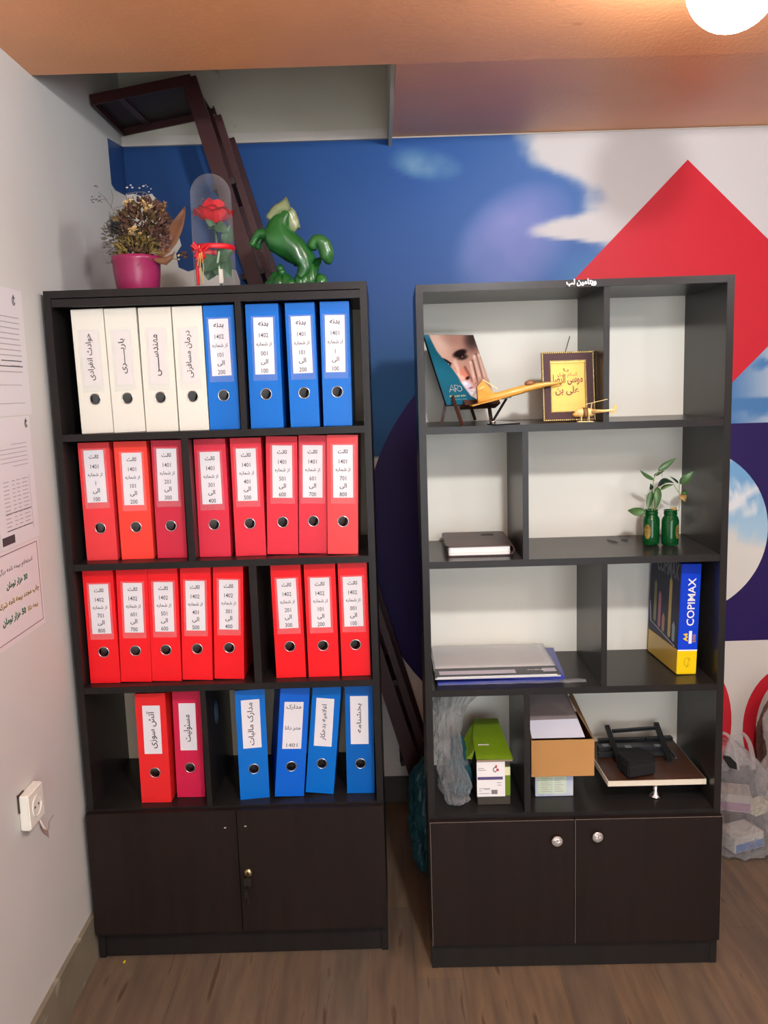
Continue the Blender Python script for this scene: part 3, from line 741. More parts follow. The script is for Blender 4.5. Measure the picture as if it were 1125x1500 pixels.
for lay, (R1, n_) in enumerate([(.009, 3), (.016, 4), (.023, 5), (.030, 6), (.036, 6), (.041, 7)]):
    for i in range(n_):
        a = 6.283*i/n_+lay*.9+r.uniform(-.15, .15); v = []; hh = .062-.0045*lay+r.uniform(-.004, .004); wv = 6.283/n_*.62
        for j in range(7):
            for k_ in range(7):
                q = j/6; kk = (k_-3)/3
                rr = R1*(.28+.72*math.sin(min(1., q*1.25)*math.pi/2))+(.006+.0015*lay)*max(0, q-.72)**1.2*4
                aa = a+kk*wv; zz = -.032+hh*q-.010*kk*kk*q-(.010*(max(0, q-.8)/.2) if lay > 2 else 0)+.002*math.sin(kk*5+i)*q
                v.append((c[0]+rr*math.cos(aa), c[1]+rr*math.sin(aa), c[2]+zz))
        mb.add(v, [(j*7+k_, j*7+k_+1, j*7+k_+8, j*7+k_+7) for j in range(6) for k_ in range(6)])
mb.build('rose', rose, t, world=True, smooth=True, recalc=False)
GRN = M('leaf_green', (58, 92, 60), .5, noise=(40, .3))
mb = MB(); mb.tube([(c[0], c[1], c[2]-.03), (c[0]+.005, c[1], c[2]-.10), (c[0]+.01, c[1], TZ+.006)], .0035, 8); mb.build('stem', GRN, t, world=True)
mb = MB()
for a, b, a2, b2, w_, dy in ((250, 420, 190, 380, .02, -.01), (260, 420, 350, 470, .03, -.01), (270, 640, 380, 600, .045, -.02), (270, 640, 190, 740, .055, -.02), (280, 660, 370, 780, .055, -.02), (300, 620, 300, 740, .05, -.015), (330, 560, 365, 420, .03, 0), (240, 700, 210, 800, .045, .01), (250, 420, 215, 450, .02, .01)):
    mb.leaf(pd(a, b, dy), pd(a2, b2, dy-.008), w_, (r.uniform(-.3, .3), -1, .2), .1, .25, 7)
mb.build('rose_leaves', GRN, t, world=True, recalc=False)
mb = MB(); mb.tube([pd(285, 600, -.03), pd(275, 680, -.032), pd(290, 730, -.034)], .003, 6); mb.build('ribbon_tie', M('sage', (150, 165, 140), .5), t, world=True)
mb = MB(); p0 = pd(302, 775, -.035); mb.bar(pd(298, 725, -.034), pd(304, 822, -.034), .012, .010, (1, 0, 0)); mb.build('paper_roll', M('scroll', (205, 198, 184), .6), t, world=True)
RB = M('ribbon_red', (196, 16, 30), .4, bump=(900, .4, .0006))
zb = pd(300, 585)[2]-TZ
MB().lathe([(R_+.0006, zb-.0065), (R_+.0022, zb-.004), (R_+.0022, zb+.004), (R_+.0006, zb+.0065)], 48).build('ribbon', RB, t, smooth=True)
mb = MB()
for P_ in ([(150, 590), (110, 545), (100, 560), (130, 590)], [(150, 590), (190, 560), (215, 570), (180, 600)], [(150, 595), (125, 640), (135, 660), (160, 610)], [(160, 595), (185, 640), (175, 665), (150, 620)]):
    mb.tube([pd(a, b, -.058) for a, b in P_], [.003, .006, .006, .003], 6)
mb.ball(pd(155, 595, -.06), .007, 8, 6); mb.tube([pd(140, 610, -.058), pd(136, 720, -.058), pd(144, 834, -.058)], [.002, .004, .004], 6)
mb.build('bow', RB, t, world=True)
mb = MB()
for P_ in ([(150, 560), (150, 640), (140, 700)], [(160, 610), (155, 720), (168, 800)], [(165, 600), (180, 720), (170, 826)]): mb.tube([pd(a, b, -.062) for a, b in P_], .0012, 5)
mb.build('gold_cord', M('gold_cord', (200, 170, 96), .4, .3), t, world=True)

# --- green glass horse
hc = onUw('L', 435, 411, .13); hc.z = TZ+.0006
t = empty('horse_figurine', hc, 0, 'green glass figurine of a rearing horse, on the right end of the left bookcase', 'figurine')
HG = M('green_glass', (42, 112, 48), .3, trans=.2, noise=(16, .5), col2=(20, 76, 32), sss=.25, coat=.15, spec=.4)
HP = M('pale_green_glass', (140, 152, 108), .3, trans=.2, sss=.25, coat=.15, noise=(20, .25))
def ph(a, b, dy=0.): return Vector(ony(260+a*.2133, 240+b*.2133, hc.y+dy))
def skin(name, nodes, edges, mat, parent, sub=2, root=0, thick=1.0, rough=.009):
    me = bpy.data.meshes.new(name); top = parent.location
    me.from_pydata([tuple(Vector(n[0])-top) for n in nodes], edges, []); o = bpy.data.objects.new(name, me); COL.objects.link(o); o.parent = parent
    md = o.modifiers.new('skin', 'SKIN'); sv = me.skin_vertices[0].data
    for i, n in enumerate(nodes):
        rr = (n[1]*thick, n[1]*thick); sv[i].radius = rr; sv[i].use_root = (i == root)
    md.use_smooth_shade = True
    s2 = o.modifiers.new('sub', 'SUBSURF'); s2.levels = sub; s2.render_levels = sub
    if rough:
        tx = bpy.data.textures.new('lumps', 'CLOUDS'); tx.noise_scale = .018; dm = o.modifiers.new('d', 'DISPLACE'); dm.texture = tx; dm.strength = rough; dm.texture_coords = 'LOCAL'
    me.materials.append(mat if not isinstance(mat, str) else MAT[mat]); return o
K = .00041   # metres per zoom unit
nodes = [(ph(870, 590), .030*.93), (ph(790, 570), .027), (ph(700, 520), .0275), (ph(660, 460), .026), (ph(700, 405), .018), (ph(740, 350), .015), (ph(725, 318), .010), (ph(690, 335), .006), (ph(645, 368), .004), (ph(628, 384), .003)]
edges = [(i, i+1) for i in range(9)]
def chain(st, pts):
    i0 = len(nodes)
    for p, r_ in pts: nodes.append((p, r_))
    edges.append((st, i0))
    for i in range(i0, len(nodes)-1): edges.append((i, i+1))
chain(3, [(ph(600, 490, -.014), .010), (ph(555, 480, -.016), .008), (ph(520, 535, -.018), .006), (ph(500, 572, -.018), .007)])
chain(3, [(ph(620, 510, .014), .010), (ph(585, 500, .016), .008), (ph(552, 545, .018), .006), (ph(553, 590, .018), .007)])
chain(0, [(ph(860, 660, -.014), .017), (ph(880, 720, -.016), .011), (ph(850, 762, -.016), .009), (ph(838, 795, -.016), .010)])
chain(0, [(ph(900, 660, .014), .017), (ph(930, 715, .016), .011), (ph(925, 762, .016), .009), (ph(945, 795, .016), .010)])
skin('body', nodes, edges, HG, t, thick=1.6)
nodes = [(ph(745, 312, 0), .010), (ph(775, 330), .011), (ph(790, 375), .012), (ph(800, 420), .012), (ph(815, 450), .008), (ph(790, 470), .006)]; edges = [(0, 1), (1, 2), (2, 3), (3, 4), (3, 5)]
skin('mane', nodes, edges, HP, t, thick=1.5)
nodes = [(ph(725, 296, -.004), .0115), (ph(682, 318, -.004), .0115), (ph(640, 365, -.004), .008), (ph(622, 388, -.004), .0055), (ph(762, 282, -.004), .006)]; edges = [(0, 1), (1, 2), (2, 3), (0, 4)]
skin('head', nodes, edges, HP, t, thick=1.55)
nodes = [(ph(920, 600), .008), (ph(925, 545), .009), (ph(965, 520), .011), (ph(1005, 545), .012), (ph(1025, 600), .011), (ph(1040, 650), .009), (ph(1010, 680), .007), (ph(1046, 690), .005)]; edges = [(i, i+1) for i in range(6)]+[(5, 7)]
skin('tail', nodes, edges, M('tail_glass', (56, 118, 56), .3, trans=.2, noise=(20, .4), coat=.3), t, thick=1.9)
mb = MB(); r = random.Random(5)
for i in range(15):
    a = 650+i*24; hgt = (38+ (38 if 60 < a-600 < 150 else 0)+r.uniform(-6, 12)+ (60 if 820 < a < 930 else 0)+(40 if a > 900 else 0))*.25
    p = ph(a, 800, r.uniform(-.012, .012)); mb.ball((p.x, p.y, TZ+.012), .022*r.uniform(.8, 1.1), 10, 7, (1, 1, max(.55, hgt*.07)))
for a, b in ((705, 720), (716, 745), (850, 735), (870, 770)): p = ph(a, b, 0); mb.ball(p, .011, 10, 6)
mb.v = [(a, b, max(c, TZ+.0008)) for a, b, c in mb.v]; mb.build('rock_base', HG, t, world=True, smooth=True)

# ================================================================== RIGHT BOOKCASE, TOP SHELF
s1 = UNITS['R']['s'][0]; ra = UNITS['R']['a']
# --- printed portrait on a small easel
a_ = math.radians(31); b_ = math.radians(28)
ue = Vector((math.cos(a_), math.sin(a_), 0)); nh = Vector((math.sin(a_), -math.cos(a_), 0)); ve = Vector((0, 0, math.cos(b_)))-nh*math.sin(b_)
O_ = onUw('R', 654.0, 594, .085)
w_, h_ = .163, .208
t = empty('photo_panel', O_, 0, 'printed portrait panel of a grey-bearded person resting cheek on hand, on easel', 'picture')
NN = ue.cross(ve).normalized()
if NN.y > 0: NN = -NN
mb = MB(); v = [O_, O_+ue*w_, O_+ue*w_+ve*h_, O_+ve*h_]; mb.poly(v, -NN*.005); mb.build('board', M('board_edge', (24, 22, 24), .4), t, world=True)
def blob(x, y, cx, cy, rx, ry, an=0., soft=.35):
    c, s = math.cos(an), math.sin(an); dx, dy = x-cx, y-cy
    d = np.sqrt(((dx*c+dy*s)/rx)**2+((-dx*s+dy*c)/ry)**2); return 1-smooth(1-soft, 1+soft, d)
def seg(x, y, x0, y0, x1, y1, r, soft=.4):
    L2 = (x1-x0)**2+(y1-y0)**2; tt = np.clip(((x-x0)*(x1-x0)+(y-y0)*(y1-y0))/L2, 0, 1)
    d = np.hypot(x-x0-tt*(x1-x0), y-y0-tt*(y1-y0))/r; return 1-smooth(1-soft, 1+soft, d)
def face_fn(u, v):
    x = 265+u*540-v*195; y = 825-u*20-v*655
    c = np.tile(np.array([26., 92., 112.]), (len(u), 1))
    c = mix(c, (20, 70, 92), smooth(500, 800, y)*.5); c = mix(c, (96, 150, 172), smooth(260, 140, y)*.6)
    # face outline on the left: polyline x(y)
    ex = np.interp(y, [140, 230, 320, 385, 430, 480, 560, 620, 680, 740, 800], [112, 150, 195, 250, 300, 345, 405, 435, 480, 528, 640])
    face = smooth(-9, 9, x-ex)
    n = vnoise(x/60, y/60, 31)
    skin_ = np.tile(np.array([196., 150., 132.]), (len(u), 1))
    skin_ = mix(skin_, (226, 190, 172), blob(x, y, 215, 230, 80, 160, -.5, .9))
    skin_ = mix(skin_, (172, 128, 112), blob(x, y, 420, 190, 150, 60, .1, .8)*.7)
    skin_ = mix(skin_, (118, 84, 74), smooth(430, 600, x+.25*(y-200))*smooth(420, 200, y)*.75)
    skin_ = mix(skin_, (58, 46, 44), blob(x, y, 590, 190, 70, 90, .3, .8)*.85)
    skin_ = mix(skin_, (40, 26, 26), blob(x, y, 445, 335, 80, 34, -.35, .35))       # brow
    skin_ = mix(skin_, (38, 26, 26), blob(x, y, 470, 372, 58, 26, -.2, .5)*.9)
    skin_ = mix(skin_, (150, 120, 112), blob(x, y, 462, 368, 16, 6, -.2, .5)); skin_ = mix(skin_, (18, 12, 14), blob(x, y, 452, 366, 9, 9))
    skin_ = mix(skin_, (48, 30, 30), blob(x, y, 290, 412, 50, 13, .45, .5)); skin_ = mix(skin_, (36, 24, 28), blob(x, y, 325, 442, 26, 18, .4, .4))
    skin_ = mix(skin_, (224, 206, 204), blob(x, y, 312, 444, 8, 6)); skin_ = mix(skin_, (224, 206, 204), blob(x, y, 343, 450, 6, 5))
    skin_ = mix(skin_, (228, 196, 180), seg(x, y, 385, 420, 420, 545, 20, .9)*.8)     # nose ridge
    skin_ = mix(skin_, (206, 128, 104), blob(x, y, 478, 530, 46, 60, -.3, .6)); skin_ = mix(skin_, (236, 196, 180), blob(x, y, 452, 570, 22, 20, 0, .8)*.6)
    skin_ = mix(skin_, (56, 30, 30), blob(x, y, 510, 572, 26, 15, -.5, .4))
    skin_ = mix(skin_, (110, 70, 64), seg(x, y, 490, 470, 560, 600, 14, .9)*.7)
    skin_ = mix(skin_, (186, 140, 122), seg(x, y, 380, 480, 400, 520, 12, .8)*.6)
    skin_ = mix(skin_, (196, 190, 208), blob(x, y, 500, 640, 58, 34, .5, .6)); skin_ = mix(skin_, (226, 222, 232), blob(x, y, 478, 622, 26, 14, .3, .7)*.8)
    skin_ = mix(skin_, (150, 74, 84), blob(x, y, 540, 665, 30, 9, -.2, .5)); skin_ = mix(skin_, (190, 180, 196), blob(x, y, 528, 700, 34, 24, .3, .6))
    skin_ = mix(skin_, (216, 214, 216), blob(x, y, 585, 715, 48, 58, .4, .5)); skin_ = mix(skin_, (120, 108, 112), (vnoise(x/9, y/14, 8) > .55)*blob(x, y, 560, 690, 80, 70)*.35)
    for (x0, y0, x1, y1, r_) in ((556, 418, 585, 600, 24), (603, 362, 648, 590, 30), (655, 345, 705, 580, 27), (700, 420, 740, 600, 22)):
        skin_ = mix(skin_, (54, 34, 32), seg(x, y, x0+14, y0+4, x1+16, y1, r_*1.12, .3)*.8)
        skin_ = mix(skin_, (206, 164, 146), seg(x, y, x0, y0, x1, y1, r_*.86, .4)); skin_ = mix(skin_, (232, 196, 178), seg(x, y, x0-6, y0, x1-6, y1-40, r_*.36, .8)*.7)
        skin_ = mix(skin_, (240, 214, 200), blob(x, y, x0, y0+6, r_*.4, r_*.6, .1, .5)*.7)
    skin_ = mix(skin_, (170, 122, 106), blob(x, y, 660, 650, 90, 70, .3, .6)*.8)
    return c*(1-face[:, None])+skin_*face[:, None]
MAT['photoprint'] = M('photo_print', None, .22, vcol=True, coat=.4)
inset = .001
o = grid_paint('portrait_print', 1, 1, 150, 190, face_fn, MAT['photoprint'], t, lambda u, v: np.array([list(ue*(inset+(w_-2*inset)*a)+ve*(inset+(h_-2*inset)*b)+NN*.0006) for a, b in zip(u, v)]))
# lettering and emblem, printed flat on the panel
def on_panel(mb, s, u, v, width, height=None, bold=0):
    q = MB(); put_text(q, s, 0, 0, width=width, height=height, bold=bold)
    mb.add([ue*(u*w_+a)+ve*(v*h_+b)+NN*.0010 for a, _, b in q.v], q.f)
mb = MB(); on_panel(mb, 'سازمان هنری رسانه ای', .27, .125, .052, .006, .01); mb.build('lettering', M('yellow_print', (226, 226, 130), .5), t, recalc=False)
mb = MB(); on_panel(mb, 'هنری رسانه ای اوج', .27, .075, .052, .0035); mb.build('lettering', M('pale_print', (150, 190, 200), .5), t, recalc=False)
mb = MB()
def ln_(pts, r=.0006): mb.tube([ue*(p[0]*w_)+ve*(p[1]*h_)+NN*.0011 for p in pts], r, 4)
ln_([(.14, .18), (.22, .28), (.24, .18)]); ln_([(.17, .21), (.24, .21)]); ln_([(.26, .18), (.27, .275)]); ln_([(.27, .275), (.33, .27), (.33, .23), (.27, .23), (.34, .18)]); ln_([(.36+.035*math.cos(a), .225+.035*math.sin(a)) for a in np.linspace(-2, 2, 12)])
mb.build('emblem', M('emblem_print', (206, 190, 180), .5), t)
# easel
WD = M('dark_walnut', (62, 36, 28), .4, noise=(30, .3))
t = empty('easel', U('R', .13, .15, s1+.0004), ra, 'small dark wooden tabletop easel on the top shelf of the right bookcase', 'easel')
def pe_(px, py, tt): return onUw('R', px, py, tt)
base = O_-NN*.0; 
mb = MB(); A = O_+ue*.045-ve*.006; B = O_+ue*.160-ve*.006
mb.bar(A+NN*.004-NN*0, B+NN*.004, .026, .007, ve); led = mb.build('ledge', WD, t, world=True)
mb = MB(); mb.bar(A+NN*.014+ve*.005, B+NN*.014+ve*.005, .004, .012, ve); mb.build('ledge_lip', WD, led, world=True)
z_ = s1+.001
def foot(px, py): p = onz(px, py, z_); return Vector(p)
F1 = foot(647, 621.5); F2 = foot(677, 624); F3 = foot(720, 620.5); F4 = U('R', .165, .29, z_)
for F_, T_ in ((F1, O_+ue*.02-NN*.013+ve*.03), (F2, O_+ue*.040-NN*.016+ve*.05), (F3, O_+ue*.150-NN*.013+ve*.02)):
    mb = MB(); mb.bar(F_+Vector((0, 0, .003)), T_, .008, .008, (0, 1, 0)); mb.build('leg', WD, t, world=True)
mb = MB(); mb.bar(F4+Vector((0, 0, .003)), O_+ue*.09-NN*.016+ve*.14, .008, .008, (0, 1, 0)); mb.build('rear_leg', WD, t, world=True)
mb = MB(); mb.bar(O_+ue*.07-NN*.014+ve*.0, O_+ue*.085-NN*.014+ve*.17, .012, .006, NN); mb.build('backrest', WD, t, world=True)

# --- framed gold calligraphy
fr_t = .085
P0 = onUw('R', 795.2, 614.5, fr_t); P1 = onUw('R', 873.7, 612.3, fr_t)
fz = s1+.0005; fw = (P1-P0).length*.965; fh = .176; lean_ = .16
t = empty('picture_frame', Vector((P0.x, P0.y, fz)), 0, 'dark red frame with gold beading around gold calligraphy, against the divider', 'picture frame')
fx = Vector((P1.x-P0.x, P1.y-P0.y, 0)).normalized(); ny = Vector((-fx.y, fx.x, 0)); fv = Vector((0, 0, math.cos(lean_)))+ny*math.sin(lean_); fn = fx.cross(fv).normalized()
t.rotation_euler = (0, 0, 0)
def fp(u, v, d=0.): return Vector((P0.x, P0.y, fz))+fx*(u*fw)+fv*(v*fh)+fn*d       # fn faces the viewer
FR = M('dark_red_lacquer', (52, 17, 21), .5, spec=.3); GB = M('gold_bead', (236, 212, 140), .3, .6); GP = M('gold_plate', (196, 156, 70), .42, .3, noise=(8, .12))
bt = [0, .17, .82, 1]; hb = [0, .145, .85, 1]
ms = 1 if fn.y < 0 else -1
for (u0, u1, v0, v1) in ((0, 1, 0, .13), (0, 1, .87, 1), (0, .17, .13, .87), (.83, 1, .13, .87)):
    mb = MB(); mb.poly([fp(u0, v0, 0), fp(u1, v0, 0), fp(u1, v1, 0), fp(u0, v1, 0)], fn*(.012*ms)); mb.build('frame_rail', FR, t, world=True)
mb = MB(); mb.poly([fp(.15, .12, .002*ms), fp(.85, .12, .002*ms), fp(.85, .88, .002*ms), fp(.15, .88, .002*ms)], fn*(.003*ms)); gp = mb.build('gold_plate', GP, t, world=True)
def beads(u0, u1, v0, v1, d, r_, nm):
    mb = MB(); per = [(u0, v0), (u1, v0), (u1, v1), (u0, v1), (u0, v0)]
    for (a, b), (c, e) in zip(per, per[1:]):
        L = math.hypot((c-a)*fw, (e-b)*fh); n_ = int(L/(r_*2.1))
        for i in range(n_): q = i/n_; mb.ball(fp(a+(c-a)*q, b+(e-b)*q, d*ms), r_, 5, 4)
    mb.build(nm, GB, t, world=True, smooth=True)
beads(.012, .988, .012, .988, .0125, .0024, 'outer_beading'); beads(.165, .835, .135, .865, .0125, .0022, 'inner_beading'); 
BRN = M('brown_script', (104, 54, 14), .5)
def fr_text(s, u, v, width, height=None, bold=.0, mat=BRN):
    q = MB(); put_text(q, s, 0, 0, width=width, height=height, bold=bold); mb = MB()
    mb.add([fp(u, v, .0056*ms)+fx*a+fv*b for a, _, b in q.v], q.f); mb.build('calligraphy', mat, gp, world=True, recalc=False)
fr_text('موسی الرضا', .50, .60, .076, .028, .03); fr_text('علی بن', .48, .44, .060, .024, .03); fr_text('یا', .47, .74, .014, .010, .01); fr_text('السلام علیک', .49, .665, .05, .014, .006); fr_text('ـ ـ ـ', .5, .24, .05, .002, .0, M('faint_gold', (186, 146, 60), .5))
mb = MB(); mb.bar(fp(.16, .855, .0055*ms), fp(.84, .855, .0055*ms), .008, .003, fv); mb.build('scroll_edge', M('gold_roll', (250, 220, 120), .3, .6), gp, world=True)
mb = MB(); mb.bar(onUw('R', 826.5, 521, .125), onUw('R', 834.7, 492.5, .125), .0022, .0022, (0, 1, 0)); mb.build('hanging_rod', 'black', t, world=True)
mb = MB(); mb.bar(fp(.62, .6, -.001*ms), U('R', .40, .16, fz+.017), .003, .03, fx); mb.build('back_stand', 'black', t, world=True)

# --- wooden fighter jet on a stand
W1 = M('varnished_wood', (216, 160, 70), .35, noise=(12, .2), stretch=(1, 6, 6), coat=.3); W2 = M('brown_and_shaded_wood', (128, 84, 48), .4, noise=(20, .3)); WH = M('light_wood', (236, 210, 150), .4)
jt = .075
def pj(px, py, dt=0.): return onUw('R', px, py, jt+dt)
jb = pj(722, 619.5); jb.z = s1+.0005
t = empty('model_jet', jb, 0, 'wooden model of a fighter jet on a slim black stand', 'model aircraft')
ax_ = [(700, 588, 5.5), (722, 582, 7.6), (745, 576, 8.2), (765, 570.5, 8.2), (785, 566, 6.6), (800, 563, 4.8), (815, 561.3, 3.2), (827, 560.2, .6)]
mb = MB(); pts = []; n = 10
sc_ = .00178
rings = []
for (a, b, r_) in ax_:
    c = pj(a, b); rings.append([c+Vector((0, math.cos(q)*r_*sc_*.95, math.sin(q)*r_*sc_*.75)) for q in [2*math.pi*k_/n for k_ in range(n)]])
mb.add([p for r_ in rings for p in r_], [(i*n+k_, i*n+(k_+1) % n, (i+1)*n+(k_+1) % n, (i+1)*n+k_) for i in range(len(rings)-1) for k_ in range(n)]+[tuple(range(n)), tuple((len(rings)-1)*n+k_ for k_ in range(n))])
mb.build('fuselage', W1, t, world=True, smooth=True)
mb = MB(); c0 = pj(768, 562.5); mb.ball(pj(776, 561.6, -.004), .0092, 14, 8, (1.5, .75, .85)); mb.v = [v for v in mb.v]; mb.build('canopy', W2, t, world=True, smooth=True, label='dark brown canopy')
for s in (-1, 1):
    mb = MB(); z0_ = pj(735, 581).z
    P_ = [pj(770, 573)+Vector((0, .004*s, 0)), pj(722, 586)+Vector((0, .004*s, 0)), pj(704, 589)+Vector((-.0, .062*s, -.002)), pj(717, 586)+Vector((0, .066*s, -.002))]
    mb.poly(P_, (0, 0, .0022)); mb.build('wing', W1, t, world=True)
    mb = MB(); P_ = [pj(724, 587)+Vector((0, .004*s, 0)), pj(700, 592)+Vector((0, .004*s, 0)), pj(690, 594)+Vector((0, .030*s, -.002)), pj(700, 591)+Vector((0, .032*s, -.002))]
    mb.poly(P_, (0, 0, .002)); mb.build('tailplane', W1, t, world=True)
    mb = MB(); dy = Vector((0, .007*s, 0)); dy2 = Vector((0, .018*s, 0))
    mb.poly([pj(727, 580)+dy, pj(700, 588)+dy, pj(698, 567)+dy2, pj(706, 556.5)+dy2], (0, .0022, 0)); mb.build('tail_fin', W1 if s < 0 else W2, t, world=True)  # far fin's brown stands in for its shading
mb = MB(); mb.bar(pj(706, 556.2)+Vector((0, -.0185, 0)), pj(728, 569.5)+Vector((0, -.0095, 0)), .0022, .0022); mb.build('fin_edge', WH, t, world=True)
mb = MB(); mb.bar(pj(700, 571)+Vector((0, -.0185, 0)), pj(708, 566)+Vector((0, -.0175, 0)), .0018, .0018); mb.build('fin_stripe', WH, t, world=True)
mb = MB(); mb.tube([jb+Vector((-.002, 0, .004)), pj(742, 583.5)], .0032, 8); mb.bar(pj(735, 584.5), pj(749, 581.5), .006, .003); mb.build('stand_rod', 'blackgloss', t, world=True)
mb = MB(); zz = s1+.0005
tri = [onz(713, 622, zz), onz(727, 616.8, zz), onz(762, 621, zz), onz(725, 623.5, zz)]
mb.poly([Vector(p) for p in tri], (0, 0, .003)); mb.build('stand_base', 'blackgloss', t, world=True)
mb = MB(); mb.ball(jb+Vector((0, 0, .005)), .006, 10, 6, (1.3, 1, .6)); mb.build('stand_clip', 'chrome', t, world=True, smooth=True)

# --- wooden helicopter
ht = .020
def pk(px, py, dt=0.): return onUw('R', px, py, ht+dt-.030*max(0, px-860)/26)
hb_ = pk(856, 617.5); hb_.z = s1+.0005
t = empty('model_helicopter', hb_, 0, 'tiny wooden model helicopter in front of the gold frame', 'model aircraft')
WC = M('pale_wood', (232, 196, 130), .4, noise=(30, .15))
mb = MB(); mb.ball(pk(857.5, 604.5), .0125, 16, 10, (2.2, 1, .95)); hbdy = mb.build('cabin', WC, t, world=True, smooth=True)
mb = MB(); 
for a in (856.5,): c = pk(a, 604.3); mb.tube([c+Vector((-.006, 0, 0)), c+Vector((.006, 0, 0))], .01262, 16)
mb.build('brown_band', W2, t, world=True, smooth=True)
mb = MB(); mb.ball(pk(844, 607.5), .0075, 10, 7, (1.3, 1, .8)); mb.build('nose', W1, t, world=True, smooth=True)
mb = MB(); mb.tube([pk(868, 603), pk(885, 602), pk(900, 600.5)], [.006, .0035, .0022], 8); mb.build('tail_boom', WC, t, world=True, smooth=True)
mb = MB(); mb.poly([pk(897, 602), pk(894, 606.5), pk(899, 607), pk(902, 602), pk(905, 594), pk(901, 592), pk(898, 598)], (0, .002, 0)); mb.build('tail_fin', WC, t, world=True)
mb = MB(); mb.bar(pk(858, 592.3), pk(889.5, 584.8), .0030, .0014); mb.build('rotor_blade', WH, t, world=True)
mb = MB(); mb.tube([pk(866, 598), pk(867, 590)], .0013, 6); mb.build('rotor_mast', WC, t, world=True)
for s in (-1, 1):
    mb = MB(); z_ = s1+.0018; o1 = Vector((0, .009*s, 0))
    a = pk(846, 614)+o1; b = pk(868, 613)+o1; a.z = b.z = z_; mb.tube([a, b], .0011, 6)
    for px in (851, 862):
        c = pk(px, 610)+o1*.6; d = pk(px, 614)+o1; d.z = z_; mb.tube([c, d], .0010, 5)
    mb.build('skid', WH, t, world=True)

# ================================================================== SECOND SHELF: notebook, jars, crumbs
s2 = UNITS['R']['s'][1]
nt_ = empty('notebook', U('R', .15, .15, s2+.0006), ra, 'closed brown leather notebook lying at the left end of the second shelf', 'notebook')
LE = M('brown_leather', (74, 50, 46), .42, noise=(20, .15), bump=(180, .25, .0006))
NA = U('R', .066, .058, 0); 
x0, x1, y0, y1 = -.086, .086, -.094, .120
c_ = .012
def rr(x0, x1, y0, y1, r_, n_=4):
    p = []
    for cx, cy, a0 in ((x1-r_, y0+r_, -90), (x1-r_, y1-r_, 0), (x0+r_, y1-r_, 90), (x0+r_, y0+r_, 180)):
        for i in range(n_+1): a = math.radians(a0+90*i/n_); p.append((cx+r_*math.cos(a), cy+r_*math.sin(a)))
    return p
MB().poly([(a, b, .0245) for a, b in rr(x0, x1, y0, y1, .014)], (0, 0, .003)).build('cover', LE, nt_, bevel=0)
MB().poly([(a, b, 0) for a, b in rr(x0, x1, y0, y1, .014)], (0, 0, .003)).build('cover', LE, nt_)
MB().poly([(a, b, .003) for a, b in rr(x0+.006, x1-.006, y0+.003, y1-.004, .008)], (0, 0, .0214)).build('page_block', 'paper', nt_)
mb = MB(); pts = [(x1-.008+.0125*math.cos(a), .0138+.0125*math.sin(a)) for a in np.linspace(-math.pi/2, math.pi/2, 12)]
v = [(p[0], y, p[1]) for y in (y0+.004, y1-.004) for p in pts]; mb.add(v, [(i, i+1, 13+i-0, 12+i) for i in range(11)]); mb.build('spine', LE, nt_, solid=.002, smooth=True, recalc=False)
mb = MB(); mb.tube([(.036+.018*math.cos(a), .034+.011*math.sin(a)+.03, .0276) for a in np.linspace(0, 6.283, 24)], .0006, 4); mb.tube([(.022, .064, .0276), (.036, .072, .0276), (.052, .062, .0276)], .0006, 4); mb.build('embossed_emblem', M('dark_leather', (52, 34, 32), .5), nt_)
mb = MB(); mb.box(x0+.008, x1-.012, y0+.0022, y0+.0032, .009, .0094); mb.build('ribbon_marker', 'brass', nt_)
# jars
JG = M('green_jar_glass', (24, 120, 58), .06, trans=.75, ior=1.3, coat=.3)
MAT['goldlab'] = M('gold_label', (170, 140, 70), .4, .4, noise=(90, .55))
jars = []
for k_, (px, gx, s) in enumerate(((953.3, 1, -1), (981.2, .95, 1))):
    p = onUw('R', px, 799, .15); p.z = s2+.0006
    if k_ == 1: p = onUw('R', px, 800, .135); p.z = s2+.0006
    j = empty('glass_jar', p, 0, ['small green glass jar with gold label and upright pothos leaves, left of its pair' , 'small green glass jar with gold label, right of its pair, trailing a browning leaf'][k_], 'jar', 'green glass jars')
    pr = [(.001, .001), (.019, .001), (.0225, .004), (.0232, .012), (.0232, .066), (.021, .074), (.0175, .079), (.0170, .083), (.0185, .084), (.0185, .087), (.0172, .088), (.0172, .091), (.0186, .092), (.0186, .0945), (.0165, .095), (.0160, .082), (.0195, .073), (.0215, .065), (.0215, .012), (.019, .006), (.001, .0045)]
    MB().lathe(pr, 36, sx=.96, sy=.96).build('jar', JG, j, smooth=True)
    MB().lathe([(.001, .006), (.0185, .0065), (.0208, .012), (.0208, .055), (.001, .055)], 28, sx=.96, sy=.96).build('water', M('green_water', (30, 96, 50), .05, trans=.9, ior=1.33), j, smooth=True)
    mb = MB(); n = 14; v = []; ca = -math.pi/2+s*.72; f_ = []
    v.append((.0229*math.cos(ca), .0229*math.sin(ca), .038))
    for i in range(n):
        q = 6.283*i/n; aa = ca+.42*math.cos(q); v.append((.0228*math.cos(aa), .0228*math.sin(aa), .038+.020*math.sin(q)))
    mb.add(v, [(0, 1+i, 1+(i+1) % n) for i in range(n)]); mb.build('gold_label', 'goldlab', j, recalc=False)
    jars.append(j)
G1 = M('pothos_green', (74, 112, 62), .38, noise=(40, .3), spec=.6); G2 = M('pothos_dark', (40, 66, 44), .4, noise=(40, .3)); G3 = M('pothos_light', (120, 150, 84), .4, noise=(30, .3)); GB_ = M('withered_leaf', (140, 96, 62), .6, noise=(40, .4), col2=(190, 160, 90))
pl1 = empty('pothos_cutting', jars[0].location+Vector((0, 0, .05)), 0, 'pothos cutting with large green leaves standing in the left green jar', 'plant')
